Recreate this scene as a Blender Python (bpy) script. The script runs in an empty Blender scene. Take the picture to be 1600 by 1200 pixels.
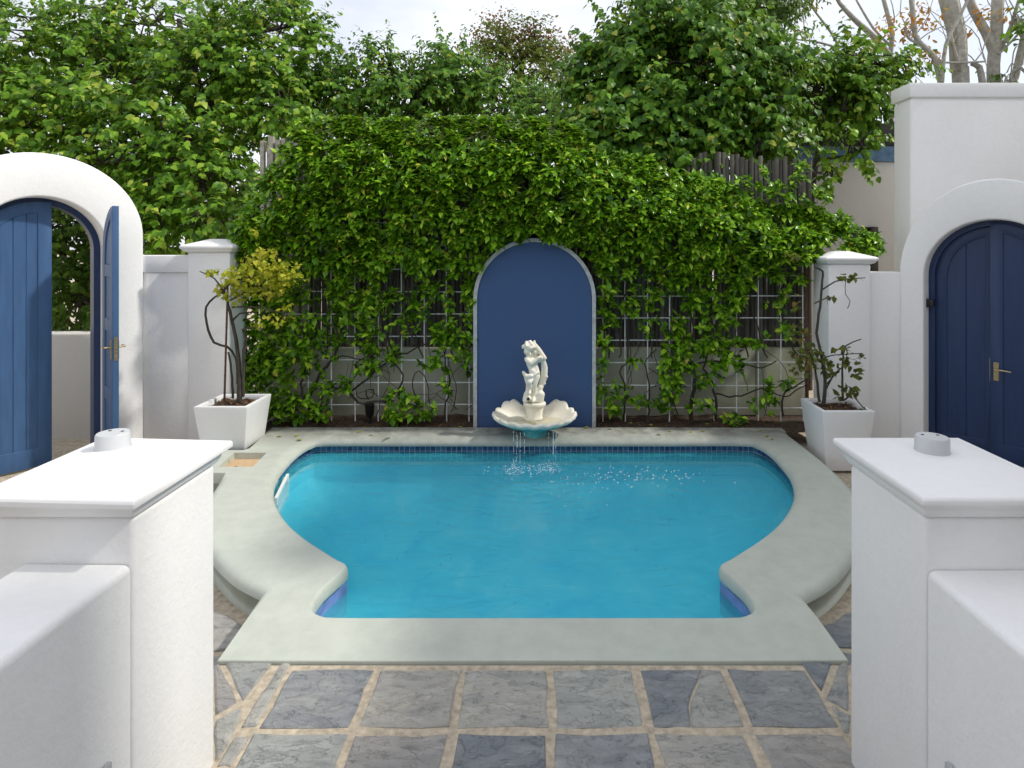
import bpy, bmesh, math, random
import numpy as np
from mathutils import Vector, Matrix, noise

random.seed(7)
rng = np.random.default_rng(11)
sc = bpy.context.scene
col = sc.collection
R = math.radians

# ------------------------------------------------------------------ camera, sky, sun, exposure
F, CX, CY, H = 940.0, 852.0, 384.0, 1.75        # focal length and principal point in the 1600x1200 photograph, eye height
cam_d = bpy.data.cameras.new('camera')
cam = bpy.data.objects.new('camera', cam_d); col.objects.link(cam)
cam.location = (0, 0, H); cam.rotation_euler = (R(90), 0, 0)
cam_d.sensor_width = 36.0; cam_d.lens = 36.0 * F / 1600
cam_d.shift_x = (800 - CX) / 1600; cam_d.shift_y = (CY - 600) / 1600
cam_d.clip_start = 0.05; cam_d.clip_end = 800
sc.camera = cam

SUN_DIR = Vector((0.95, -0.05, 1.0)).normalized()
world = bpy.data.worlds.new('World'); sc.world = world; world.use_nodes = True
wn, wl = world.node_tree.nodes, world.node_tree.links
wn.clear()
sky = wn.new('ShaderNodeTexSky'); sky.sky_type = 'NISHITA'; sky.sun_disc = False
sky.sun_elevation = math.asin(SUN_DIR.z); sky.sun_rotation = math.atan2(SUN_DIR.x, SUN_DIR.y)
sky.dust_density = 2.0
tc = wn.new('ShaderNodeTexCoord'); nz = wn.new('ShaderNodeTexNoise')
nz.inputs['Scale'].default_value = 2.2; nz.inputs['Detail'].default_value = 6; nz.inputs['Roughness'].default_value = .55
mp = wn.new('ShaderNodeMapping'); mp.inputs['Scale'].default_value = (1, 1, 2.6)
wl.new(tc.outputs['Generated'], mp.inputs['Vector']); wl.new(mp.outputs['Vector'], nz.inputs['Vector'])
rp = wn.new('ShaderNodeValToRGB'); rp.color_ramp.elements[0].position = .36; rp.color_ramp.elements[1].position = .62
rp.color_ramp.elements[0].color = (.58,)*3 + (1,); rp.color_ramp.elements[1].color = (.95,)*3 + (1,)
wl.new(nz.outputs['Fac'], rp.inputs['Fac'])
cl = wn.new('ShaderNodeMix'); cl.data_type = 'RGBA'
cl.inputs['B'].default_value = (6.7, 6.8, 7.15, 1)
wl.new(rp.outputs['Color'], cl.inputs['Factor']); wl.new(sky.outputs['Color'], cl.inputs['A'])
bg = wn.new('ShaderNodeBackground'); bg.inputs['Strength'].default_value = .1
wo = wn.new('ShaderNodeOutputWorld')
wl.new(cl.outputs['Result'], bg.inputs['Color']); wl.new(bg.outputs['Background'], wo.inputs['Surface'])

sun_d = bpy.data.lights.new('sun', 'SUN'); sun_d.energy = 1.75; sun_d.angle = R(2.5); sun_d.color = (1, .95, .86)
sun = bpy.data.objects.new('sun', sun_d); col.objects.link(sun)
sun.rotation_euler = SUN_DIR.to_track_quat('Z', 'Y').to_euler(); sun.location = SUN_DIR * 30

sc.view_settings.view_transform = 'Standard'; sc.view_settings.look = 'None'
sc.view_settings.gamma = 1; sc.view_settings.use_curve_mapping = False
sc.view_settings.exposure = 0.80
sc.render.engine = 'CYCLES'
sc.cycles.use_denoising = True
sc.cycles.max_bounces = 12; sc.cycles.diffuse_bounces = 7; sc.cycles.transparent_max_bounces = 12; sc.cycles.transmission_bounces = 8
sc.cycles.caustics_refractive = True; sc.cycles.caustics_reflective = False
sc.cycles.sample_clamp_indirect = 6

# ------------------------------------------------------------------ helpers
def P(px, py, Y):                 # a photograph pixel at a known distance
    return Vector(((px - CX) * Y / F, Y, H - (py - CY) * Y / F))
def G(px, py, z=0.0):             # a photograph pixel on a known level
    Y = (H - z) * F / (py - CY)
    return Vector(((px - CX) * Y / F, Y, z))

def link(o, parent=None):
    col.objects.link(o)
    if parent is not None: o.parent = parent
    return o
def tag(o, label=None, cat=None, group=None, kind=None):
    if label: o['label'] = label
    if cat: o['category'] = cat
    if group: o['group'] = group
    if kind: o['kind'] = kind
    return o
def empty(name, loc=(0, 0, 0), rz=0):
    o = bpy.data.objects.new(name, None); o.empty_display_size = .1
    link(o); o.location = loc; o.rotation_euler[2] = rz
    return o
def me(name, v, f, mat=None, parent=None, smooth=False):
    m = bpy.data.meshes.new(name); m.from_pydata([tuple(x) for x in v], [], f); m.update()
    if smooth: m.polygons.foreach_set('use_smooth', [True] * len(m.polygons))
    if mat: m.materials.append(mat)
    return link(bpy.data.objects.new(name, m), parent)
def from_bm(name, bm, mat=None, parent=None, smooth=False):
    m = bpy.data.meshes.new(name); bm.to_mesh(m); bm.free()
    if smooth: m.polygons.foreach_set('use_smooth', [True] * len(m.polygons))
    if mat: m.materials.append(mat)
    return link(bpy.data.objects.new(name, m), parent)
def auto(o, ang=35):
    """smooth shading with sharp edges above an angle, without operators"""
    m = o.data; bm = bmesh.new(); bm.from_mesh(m)
    for f in bm.faces: f.smooth = True
    for e in bm.edges:
        if len(e.link_faces) == 2: e.smooth = e.calc_face_angle(0) < R(ang)
    bm.to_mesh(m); bm.free()
    return o
class MB:
    def __init__(s): s.v = []; s.f = []
    def add(s, v, f):
        k = len(s.v); s.v += [tuple(x) for x in v]; s.f += [tuple(i + k for i in q) for q in f]; return s
    def box(s, a, b):
        x0, y0, z0 = a; x1, y1, z1 = b
        return s.add([(x0,y0,z0),(x1,y0,z0),(x1,y1,z0),(x0,y1,z0),(x0,y0,z1),(x1,y0,z1),(x1,y1,z1),(x0,y1,z1)],
                     [(3,2,1,0),(4,5,6,7),(0,1,5,4),(1,2,6,5),(2,3,7,6),(3,0,4,7)])
    def tube(s, pts, rad, n=6, cap=True):
        pts = [Vector(p) for p in pts]
        if not hasattr(rad, '__len__'): rad = [rad] * len(pts)
        vs = []; fs = []; prev = None
        for i, p in enumerate(pts):
            d = (pts[min(i+1, len(pts)-1)] - pts[max(i-1, 0)])
            if d.length < 1e-9: d = Vector((0, 0, 1))
            d.normalize()
            a = prev if prev is not None else (Vector((1, 0, 0)) if abs(d.x) < .8 else Vector((0, 1, 0)))
            a = (a - d * a.dot(d))
            if a.length < 1e-6: a = d.orthogonal()
            a.normalize(); b = d.cross(a); prev = a
            for k in range(n):
                t = 2 * math.pi * k / n
                vs.append(p + (a * math.cos(t) + b * math.sin(t)) * rad[i])
        for i in range(len(pts) - 1):
            for k in range(n):
                fs.append((i*n+k, i*n+(k+1) % n, (i+1)*n+(k+1) % n, (i+1)*n+k))
        if cap:
            fs.append(tuple(range(n))[::-1]); fs.append(tuple((len(pts)-1)*n + k for k in range(n)))
        return s.add(vs, fs)
    def prism(s, poly, fn, d0, d1):
        """poly of (a, b) pairs extruded between d0 and d1; fn(a, b, d) gives the point"""
        n = len(poly)
        v = [fn(a, b, d0) for a, b in poly] + [fn(a, b, d1) for a, b in poly]
        f = [tuple(range(n)), tuple(range(2*n-1, n-1, -1))] + [(i, n+i, n+(i+1) % n, (i+1) % n) for i in range(n)]
        return s.add(v, f)
    def build(s, name, mat=None, parent=None, smooth=False, bevel=0, seg=2, ang=35):
        o = me(name, s.v, s.f, mat, parent)
        bm = bmesh.new(); bm.from_mesh(o.data)
        bmesh.ops.recalc_face_normals(bm, faces=bm.faces[:])
        if bevel:
            es = [e for e in bm.edges if len(e.link_faces) == 2 and e.calc_face_angle(0) > R(30)]
            bmesh.ops.bevel(bm, geom=es, offset=bevel, segments=seg, profile=.5, affect='EDGES', clamp_overlap=True)
        bm.to_mesh(o.data); bm.free()
        if smooth or bevel: auto(o, ang)
        return o
def cat_rom(pts, step=.03, closed=False):
    P_ = [Vector((p[0], p[1])) if len(p) == 2 else Vector(p) for p in pts]; n = len(P_); out = []
    for i in range(n if closed else n - 1):
        g = (lambda k: P_[k % n]) if closed else (lambda k: P_[max(0, min(n-1, k))])
        p0, p1, p2, p3 = g(i-1), g(i), g(i+1), g(i+2)
        m = max(2, int((p2 - p1).length / step))
        for k in range(m):
            t = k / m
            out.append(.5 * ((2*p1) + (p2-p0)*t + (2*p0-5*p1+4*p2-p3)*t*t + (3*p1-p0-3*p2+p3)*t**3))
    if not closed: out.append(P_[-1])
    return out
def loop_normals(pts):
    n = len(pts); out = []
    for i in range(n):
        d = (pts[(i+1) % n] - pts[(i-1) % n]); d.normalize(); out.append(Vector((d.y, -d.x)))
    return out            # to the right of the walking direction (outward for a counter-clockwise loop)
def fill(loops):
    """flat fill of 3D loops (outer first, then holes): verts, faces"""
    bm = bmesh.new(); es = []
    for lp in loops:
        vs = [bm.verts.new(p) for p in lp]
        es += [bm.edges.new((vs[i], vs[(i+1) % len(vs)])) for i in range(len(vs))]
    bmesh.ops.triangle_fill(bm, use_beauty=True, use_dissolve=False, edges=es, normal=(0, 0, 1))
    bm.verts.index_update()
    v = [x.co.copy() for x in bm.verts]; f = [tuple(y.index for y in x.verts) for x in bm.faces]
    bm.free(); return v, f

# ------------------------------------------------------------------ materials
def nodes(name):
    m = bpy.data.materials.new(name); m.use_nodes = True
    n = m.node_tree.nodes; l = m.node_tree.links
    return m, n, l, n['Principled BSDF'], n['Material Output']
def tex(n, l, kind='Noise', scale=5, detail=4, rough=.55, coord='Object', stretch=None):
    t = n.new('ShaderNodeTex' + kind)
    t.inputs['Scale'].default_value = scale
    if kind == 'Noise': t.inputs['Detail'].default_value = detail; t.inputs['Roughness'].default_value = rough
    if coord == 'Position': c = n.new('ShaderNodeNewGeometry').outputs['Position']
    else: c = n.new('ShaderNodeTexCoord').outputs[coord]
    if stretch:
        mp = n.new('ShaderNodeMapping'); mp.inputs['Scale'].default_value = stretch; l.new(c, mp.inputs['Vector']); c = mp.outputs['Vector']
    l.new(c, t.inputs['Vector']); return t
def ramp(n, l, src, stops):
    r = n.new('ShaderNodeValToRGB'); e = r.color_ramp.elements
    while len(e) < len(stops): e.new(.5)
    for k, (p, c) in enumerate(stops): e[k].position = p; e[k].color = tuple(c) + (1,) if len(c) == 3 else c
    l.new(src, r.inputs['Fac']); return r
def mixc(n, l, fac, a, b, mode='MIX'):
    x = n.new('ShaderNodeMix'); x.data_type = 'RGBA'; x.blend_type = mode
    for s, k in ((fac, 'Factor'), (a, 'A'), (b, 'B')):
        if hasattr(s, 'links'): l.new(s, x.inputs[k])
        elif k == 'Factor': x.inputs[k].default_value = s
        else: x.inputs[k].default_value = tuple(s) + (1,)
    return x.outputs['Result']
def bump(n, l, b, src, dist=.004, strength=.5, prev=None):
    k = n.new('ShaderNodeBump'); k.inputs['Distance'].default_value = dist; k.inputs['Strength'].default_value = strength
    l.new(src, k.inputs['Height'])
    if prev is not None: l.new(prev, k.inputs['Normal'])
    l.new(k.outputs['Normal'], b.inputs['Normal']); return k.outputs['Normal']
def stucco(name, c, rough=.65, stain=.12, lump=.004, stain_c=(.42, .4, .36), coarse=6):
    m, n, l, b, o = nodes(name)
    a = tex(n, l, scale=1.7, detail=6, coord='Position', stretch=(1, 1, .45)); s = tex(n, l, scale=28, detail=5, rough=.7, coord='Position')
    r1 = ramp(n, l, a.outputs['Fac'], [(.45, (0, 0, 0)), (.75, (stain,)*3)])
    c1 = mixc(n, l, r1.outputs['Color'], c, stain_c)
    r2 = ramp(n, l, s.outputs['Fac'], [(.3, (.97,)*3), (.6, (1,)*3)])
    l.new(mixc(n, l, 1, c1, r2.outputs['Color'], 'MULTIPLY'), b.inputs['Base Color'])
    b.inputs['Roughness'].default_value = rough; b.inputs['Specular IOR Level'].default_value = .3
    g = tex(n, l, scale=coarse, detail=3, coord='Position'); h = tex(n, l, scale=60, detail=4, rough=.65, coord='Position')
    p = bump(n, l, b, g.outputs['Fac'], lump * 2.2, .35); bump(n, l, b, h.outputs['Fac'], lump, .6, p)
    return m
def plain(name, c, rough=.5, metal=0, var=.15, scale=12, bmp=0, spec=.5):
    m, n, l, b, o = nodes(name)
    t = tex(n, l, scale=scale, detail=5, coord='Position')
    lo = tuple(x * (1 - var) for x in c); hi = tuple(min(1, x * (1 + var)) for x in c)
    l.new(ramp(n, l, t.outputs['Fac'], [(.3, lo), (.7, hi)]).outputs['Color'], b.inputs['Base Color'])
    b.inputs['Roughness'].default_value = rough; b.inputs['Metallic'].default_value = metal; b.inputs['Specular IOR Level'].default_value = spec
    if bmp: bump(n, l, b, t.outputs['Fac'], bmp, .6)
    return m
def leaf_mat(name, stops, trans=.35, gloss=.35, tcol=(.35, .55, .05), spec=.13):
    m, n, l, b, o = nodes(name)
    g = n.new('ShaderNodeNewGeometry')
    r = ramp(n, l, g.outputs['Random Per Island'], stops)
    l.new(r.outputs['Color'], b.inputs['Base Color'])
    b.inputs['Roughness'].default_value = gloss; b.inputs['Specular IOR Level'].default_value = spec
    t = n.new('ShaderNodeBsdfTranslucent')
    l.new(mixc(n, l, .45, r.outputs['Color'], tcol, 'MIX'), t.inputs['Color'])
    x = n.new('ShaderNodeMixShader'); x.inputs['Fac'].default_value = trans
    l.new(b.outputs['BSDF'], x.inputs[1]); l.new(t.outputs['BSDF'], x.inputs[2]); l.new(x.outputs['Shader'], o.inputs['Surface'])
    return m

M = {}
M['white'] = stucco('white_plaster', (.84, .84, .84), stain=.10, lump=.0035)
M['white_cap'] = stucco('white_cap_paint', (.84, .84, .84), stain=.05, lump=.0015, rough=.5, coarse=3)
M['pot'] = stucco('planter_paint', (.78, .79, .80), stain=.22, lump=.001, rough=.5, coarse=3)
M['old_wall'] = stucco('bed_wall_render', (.42, .42, .34), stain=.8, stain_c=(.17, .19, .10), lump=.003)
M['garden_wall'] = stucco('garden_wall_paint', (.62, .60, .56), stain=.2, lump=.006)
M['far_wall'] = stucco('far_wall_paint', (.62, .60, .57), stain=.15)

def coping_mat():
    m, n, l, b, o = nodes('coping_paint')
    a = tex(n, l, scale=1.3, detail=7, rough=.6, coord='Position'); s = tex(n, l, scale=9, detail=6, rough=.7, coord='Position')
    c = ramp(n, l, a.outputs['Fac'], [(.3, (.485, .52, .46)), (.7, (.52, .55, .487))]).outputs['Color']
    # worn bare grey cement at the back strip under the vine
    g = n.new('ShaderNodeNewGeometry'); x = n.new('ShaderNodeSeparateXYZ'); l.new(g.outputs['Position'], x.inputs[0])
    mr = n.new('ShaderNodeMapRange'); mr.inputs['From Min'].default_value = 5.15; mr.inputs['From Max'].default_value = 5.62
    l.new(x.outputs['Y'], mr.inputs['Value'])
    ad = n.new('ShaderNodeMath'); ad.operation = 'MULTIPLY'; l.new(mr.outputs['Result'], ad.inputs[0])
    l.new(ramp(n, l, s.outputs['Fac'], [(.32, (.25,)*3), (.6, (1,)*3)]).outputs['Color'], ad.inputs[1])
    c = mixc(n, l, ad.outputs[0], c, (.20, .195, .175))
    # small chips and rust spots
    v = tex(n, l, 'Voronoi', scale=4.3, coord='Position')
    sp = ramp(n, l, v.outputs['Distance'], [(.05, (1,)*3), (.075, (0,)*3)])
    k = tex(n, l, scale=2.1, detail=2, coord='Position'); kk = ramp(n, l, k.outputs['Fac'], [(.5, (0,)*3), (.56, (.8,)*3)])
    c = mixc(n, l, mixc(n, l, 1, sp.outputs['Color'], kk.outputs['Color'], 'MULTIPLY'), c, (.36, .27, .17))
    st = ramp(n, l, s.outputs['Fac'], [(.3, (.88,)*3), (.6, (1,)*3)])
    l.new(mixc(n, l, 1, c, st.outputs['Color'], 'MULTIPLY'), b.inputs['Base Color'])
    b.inputs['Roughness'].default_value = .55; b.inputs['Specular IOR Level'].default_value = .35
    p = bump(n, l, b, a.outputs['Fac'], .004, .25); h = tex(n, l, scale=70, detail=3, coord='Position'); bump(n, l, b, h.outputs['Fac'], .0015, .4, p)
    return m
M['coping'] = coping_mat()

def slate_mat():
    m, n, l, b, o = nodes('riven_slate')
    oi = n.new('ShaderNodeObjectInfo')
    # each slab shifts the pattern, so no two carry the same figure
    g = n.new('ShaderNodeNewGeometry'); mul = n.new('ShaderNodeMath'); mul.operation = 'MULTIPLY'; mul.inputs[1].default_value = 37; l.new(oi.outputs['Random'], mul.inputs[0])
    ad = n.new('ShaderNodeVectorMath'); ad.operation = 'ADD'; l.new(g.outputs['Position'], ad.inputs[0]); l.new(mul.outputs[0], ad.inputs[1])
    def nt(scale, detail, rough, st=(1, 1, 1), dist=0):
        mp = n.new('ShaderNodeMapping'); mp.inputs['Scale'].default_value = st; mp.inputs['Rotation'].default_value = (0, 0, .5); l.new(ad.outputs[0], mp.inputs['Vector'])
        t = n.new('ShaderNodeTexNoise'); t.inputs['Scale'].default_value = scale; t.inputs['Detail'].default_value = detail; t.inputs['Roughness'].default_value = rough; t.inputs['Distortion'].default_value = dist
        l.new(mp.outputs[0], t.inputs['Vector']); return t.outputs['Fac']
    big, mid, fine = nt(3.5, 8, .66, (1, 1.7, 1), .3), nt(11, 8, .72, (1, 2.2, 1), .5), nt(55, 5, .7)
    base = ramp(n, l, oi.outputs['Random'], [(0, (.23, .25, .27)), (.25, (.37, .375, .355)), (.5, (.42, .41, .375)), (.7, (.34, .325, .315)), (.85, (.27, .285, .30)), (1, (.40, .41, .38))])
    c = mixc(n, l, 1, base.outputs['Color'], ramp(n, l, big, [(.30, (.76, .79, .83)), (.5, (.98,)*3), (.66, (1.2, 1.17, 1.1))]).outputs['Color'], 'MULTIPLY')
    c = mixc(n, l, 1, c, ramp(n, l, mid, [(.30, (.78,)*3), (.48, (1,)*3), (.7, (1.15,)*3)]).outputs['Color'], 'MULTIPLY')
    c = mixc(n, l, ramp(n, l, mid, [(.60, (0,)*3), (.72, (.45,)*3)]).outputs['Color'], c, (.48, .43, .37))
    big2 = nt(5, 9, .7, (1.6, 1, 1), .8)
    for src_, lo in ((big, .455), (big2, .58)):        # dark broken edges of the cleavage layers
        e_ = ramp(n, l, src_, [(lo, (1,)*3), (lo + .006, (.88, .88, .88)), (lo + .016, (1,)*3)])
        c = mixc(n, l, 1, c, e_.outputs['Color'], 'MULTIPLY')
    l.new(c, b.inputs['Base Color'])
    b.inputs['Roughness'].default_value = .48; b.inputs['Specular IOR Level'].default_value = .4
    st = ramp(n, l, big, [(.30, (.0,)*3), (.37, (.3,)*3), (.45, (.34,)*3), (.47, (.6,)*3), (.56, (.66,)*3), (.58, (.9,)*3), (.7, (1,)*3)])    # stepped cleavage layers
    p = bump(n, l, b, st.outputs['Color'], .010, .9); p = bump(n, l, b, mid, .02, .9, p); bump(n, l, b, fine, .002, .5, p)
    return m
M['slate'] = slate_mat()
M['grout'] = plain('grout', (.44, .375, .285), .92, var=.28, scale=34, bmp=.008)
M['earth'] = plain('earth', (.08, .075, .05), .95, var=.4, scale=6, bmp=.02)
M['soil'] = plain('bark_soil', (.06, .038, .025), .95, var=.5, scale=30, bmp=.02)
M['chip'] = leaf_mat('bark_chip', [(0, (.05, .025, .012)), (.5, (.13, .07, .035)), (1, (.25, .15, .08))], trans=0, gloss=.8)

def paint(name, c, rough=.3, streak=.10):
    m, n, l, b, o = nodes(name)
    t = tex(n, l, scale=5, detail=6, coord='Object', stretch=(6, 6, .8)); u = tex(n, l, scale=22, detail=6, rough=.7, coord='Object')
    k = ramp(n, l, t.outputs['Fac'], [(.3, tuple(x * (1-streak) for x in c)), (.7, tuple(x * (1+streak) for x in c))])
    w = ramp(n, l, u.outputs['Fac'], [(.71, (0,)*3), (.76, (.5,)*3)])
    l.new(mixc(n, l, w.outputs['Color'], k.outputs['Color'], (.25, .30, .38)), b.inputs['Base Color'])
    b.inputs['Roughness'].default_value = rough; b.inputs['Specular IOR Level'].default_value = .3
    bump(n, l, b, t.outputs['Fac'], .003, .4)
    return m
M['door'] = paint('blue_gate_paint_lit', (.046, .105, .225), .4)  # lighter copy of the gate blue, sunlight put into the colour
M['door_shaded'] = paint('blue_gate_paint_shaded', (.022, .044, .115), .3)  # darker copy of the gate blue, with the right gate's shade painted in
M['panel'] = stucco('blue_niche_paint', (.047, .095, .215), rough=.75, stain=.25, stain_c=(.06, .09, .2), lump=.0015)
M['brass'] = plain('worn_brass', (.42, .34, .20), .35, 1.0, var=.3, scale=60)
M['black'] = plain('black_metal', (.012, .012, .013), .45, 0, var=.2)
M['rust'] = plain('rusty_bar', (.11, .05, .03), .8, 0, var=.4, scale=50)
M['wire'] = plain('white_wire', (.80, .81, .81), .5, 0, var=.12, scale=30)
M['rim'] = plain('niche_rim_paint', (.42, .44, .45), .7, 0, var=.2, scale=20, bmp=.003)
M['stem'] = plain('vine_stem', (.035, .027, .02), .85, var=.5, scale=40, bmp=.004)
M['bark'] = plain('dark_bark', (.05, .042, .032), .9, var=.45, scale=14, bmp=.02)
M['grey_bark'] = plain('grey_bark', (.36, .345, .30), .85, var=.25, scale=16, bmp=.012)
M['sand'] = plain('sandstone_lid', (.55, .38, .22), .85, var=.12, scale=30, bmp=.002)
M['plastic'] = plain('white_plastic', (.8, .8, .78), .35, var=.03)
M['fascia'] = plain('peeling_blue_fascia', (.13, .24, .40), .7, var=.35, scale=9)
M['roof'] = plain('roof_felt', (.045, .045, .045), .9, var=.4, scale=14)

def latte_mat():
    m, n, l, b, o = nodes('weathered_pole_wood')
    oi = n.new('ShaderNodeObjectInfo')
    c = ramp(n, l, oi.outputs['Random'], [(0, (.075, .068, .058)), (.5, (.125, .115, .10)), (1, (.20, .185, .16))])
    t = tex(n, l, scale=14, detail=6, rough=.7, coord='Object', stretch=(3, 3, .25))
    d = ramp(n, l, t.outputs['Fac'], [(.3, (.55,)*3), (.65, (1.15,)*3)])
    l.new(mixc(n, l, 1, c.outputs['Color'], d.outputs['Color'], 'MULTIPLY'), b.inputs['Base Color'])
    b.inputs['Roughness'].default_value = .85; bump(n, l, b, t.outputs['Fac'], .006, .6)
    return m
M['latte'] = latte_mat()

def tile_mat():
    m, n, l, b, o = nodes('pool_mosaic')
    g = n.new('ShaderNodeNewGeometry')
    r = ramp(n, l, g.outputs['Random Per Island'], [(0, (.012, .035, .10)), (.4, (.02, .06, .17)), (.75, (.03, .085, .20)), (1, (.05, .12, .22))])
    l.new(r.outputs['Color'], b.inputs['Base Color']); b.inputs['Roughness'].default_value = .15
    return m
M['tile'] = tile_mat()
M['tile_grout'] = plain('mosaic_grout', (.62, .66, .62), .8, var=.15, scale=30)
M['band'] = plain('blue_step_paint', (.17, .25, .52), .5, var=.3, scale=14)

def basin_mat():
    m, n, l, b, o = nodes('pool_plaster')
    t = tex(n, l, scale=2.6, detail=7, rough=.62, coord='Position'); t.inputs['Distortion'].default_value = .8; u = tex(n, l, scale=14, detail=5, rough=.7, coord='Position', stretch=(1, .5, 1))
    c = ramp(n, l, t.outputs['Fac'], [(.3, (.04, .60, .93)), (.48, (.10, .74, .99)), (.58, (.14, .79, .995)), (.72, (.30, .90, .997))])
    s = ramp(n, l, u.outputs['Fac'], [(.27, (.45, .7, .65)), (.36, (1,)*3)])
    l.new(mixc(n, l, 1, c.outputs['Color'], s.outputs['Color'], 'MULTIPLY'), b.inputs['Base Color'])
    b.inputs['Roughness'].default_value = .7
    # leaf litter lying on the bottom
    vo = tex(n, l, 'Voronoi', scale=15, coord='Position', stretch=(1, .45, 1)); k1 = ramp(n, l, vo.outputs['Distance'], [(.085, (.6,)*3), (.13, (0,)*3)])
    wn_ = tex(n, l, scale=1.1, detail=3, coord='Position'); k2 = ramp(n, l, wn_.outputs['Fac'], [(.42, (0,)*3), (.52, (1,)*3)])
    src = b.inputs['Base Color'].links[0].from_socket
    l.new(mixc(n, l, mixc(n, l, 1, k1.outputs['Color'], k2.outputs['Color'], 'MULTIPLY'), src, (.05, .16, .12)), b.inputs['Base Color'])
    return m
M['basin'] = basin_mat()

def water_mat():
    m, n, l, b, o = nodes('pool_water')
    n.remove(b)
    fr = n.new('ShaderNodeFresnel'); fr.inputs['IOR'].default_value = 1.33
    gl = n.new('ShaderNodeBsdfGlossy'); gl.inputs['Roughness'].default_value = .015
    rf = n.new('ShaderNodeBsdfRefraction'); rf.inputs['IOR'].default_value = 1.33; rf.inputs['Roughness'].default_value = .0
    tr = n.new('ShaderNodeBsdfTransparent'); tr.inputs['Color'].default_value = (.97, 1, 1, 1)
    mx0 = n.new('ShaderNodeMixShader'); mx0.inputs['Fac'].default_value = .3
    l.new(tr.outputs[0], mx0.inputs[1]); l.new(rf.outputs[0], mx0.inputs[2])
    df = n.new('ShaderNodeBsdfDiffuse'); df.inputs['Color'].default_value = (.10, .82, 1.0, 1)      # light scattered back by the cloudy water
    mx1 = n.new('ShaderNodeMixShader'); mx1.inputs['Fac'].default_value = .27; l.new(mx0.outputs[0], mx1.inputs[1]); l.new(df.outputs[0], mx1.inputs[2])
    mx = n.new('ShaderNodeMixShader'); l.new(fr.outputs[0], mx.inputs['Fac']); l.new(mx1.outputs[0], mx.inputs[1]); l.new(gl.outputs[0], mx.inputs[2])
    l.new(mx.outputs[0], o.inputs['Surface'])
    a = tex(n, l, scale=5, detail=5, rough=.6, coord='Position', stretch=(1, 1.6, 1)); a.inputs['Distortion'].default_value = .6
    # rings spreading from the two places where the fountain falls
    g = n.new('ShaderNodeNewGeometry')
    hs = a.outputs['Fac']
    for cx_, cy_, amp in ((-.24, 4.98, .09), (.03, 5.02, .09)):
        sb = n.new('ShaderNodeVectorMath'); sb.operation = 'DISTANCE'; l.new(g.outputs['Position'], sb.inputs[0]); sb.inputs[1].default_value = (cx_, cy_, -.114)
        mu = n.new('ShaderNodeMath'); mu.operation = 'MULTIPLY'; mu.inputs[1].default_value = 62; l.new(sb.outputs['Value'], mu.inputs[0])
        w = tex(n, l, scale=3, detail=1, coord='Position'); wa = n.new('ShaderNodeMath'); wa.operation = 'MULTIPLY_ADD'; wa.inputs[1].default_value = 9; l.new(w.outputs['Fac'], wa.inputs[0]); l.new(mu.outputs[0], wa.inputs[2])
        si = n.new('ShaderNodeMath'); si.operation = 'SINE'; l.new(wa.outputs[0], si.inputs[0])
        fa = n.new('ShaderNodeMapRange'); fa.inputs['From Min'].default_value = .1; fa.inputs['From Max'].default_value = 1.5; fa.inputs['To Min'].default_value = amp; fa.inputs['To Max'].default_value = 0
        l.new(sb.outputs['Value'], fa.inputs['Value'])
        ma = n.new('ShaderNodeMath'); ma.operation = 'MULTIPLY_ADD'; l.new(si.outputs[0], ma.inputs[0]); l.new(fa.outputs[0], ma.inputs[1]); l.new(hs, ma.inputs[2]); hs = ma.outputs[0]
    bp = n.new('ShaderNodeBump'); bp.inputs['Distance'].default_value = .03; bp.inputs['Strength'].default_value = .5
    l.new(hs, bp.inputs['Height'])
    for s in (fr, gl, rf, df): l.new(bp.outputs['Normal'], s.inputs['Normal'])
    return m
M['water'] = water_mat()
def drop_mat():
    m, n, l, b, o = nodes('falling_water')
    b.inputs['Base Color'].default_value = (.9, .96, 1, 1); b.inputs['Roughness'].default_value = .08
    t = n.new('ShaderNodeBsdfTransparent'); x = n.new('ShaderNodeMixShader'); x.inputs['Fac'].default_value = .8
    l.new(t.outputs[0], x.inputs[1]); l.new(b.outputs[0], x.inputs[2]); l.new(x.outputs[0], o.inputs['Surface'])
    return m
M['drop'] = drop_mat()

def statue_mat():
    m, n, l, b, o = nodes('cast_stone')
    t = tex(n, l, scale=9, detail=6, rough=.65, coord='Object'); u = tex(n, l, scale=45, detail=5, rough=.7, coord='Object')
    c = ramp(n, l, t.outputs['Fac'], [(.3, (.70, .65, .51)), (.55, (.79, .76, .66)), (.75, (.82, .81, .75))])
    d = ramp(n, l, u.outputs['Fac'], [(.24, (.35, .32, .22)), (.36, (1,)*3)])
    l.new(mixc(n, l, 1, c.outputs['Color'], d.outputs['Color'], 'MULTIPLY'), b.inputs['Base Color'])
    b.inputs['Roughness'].default_value = .65; bump(n, l, b, u.outputs['Fac'], .002, .5)
    return m
M['stone'] = statue_mat()
M['turquoise'] = plain('turquoise_underside', (.10, .42, .42), .6, var=.2, scale=15)

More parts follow.
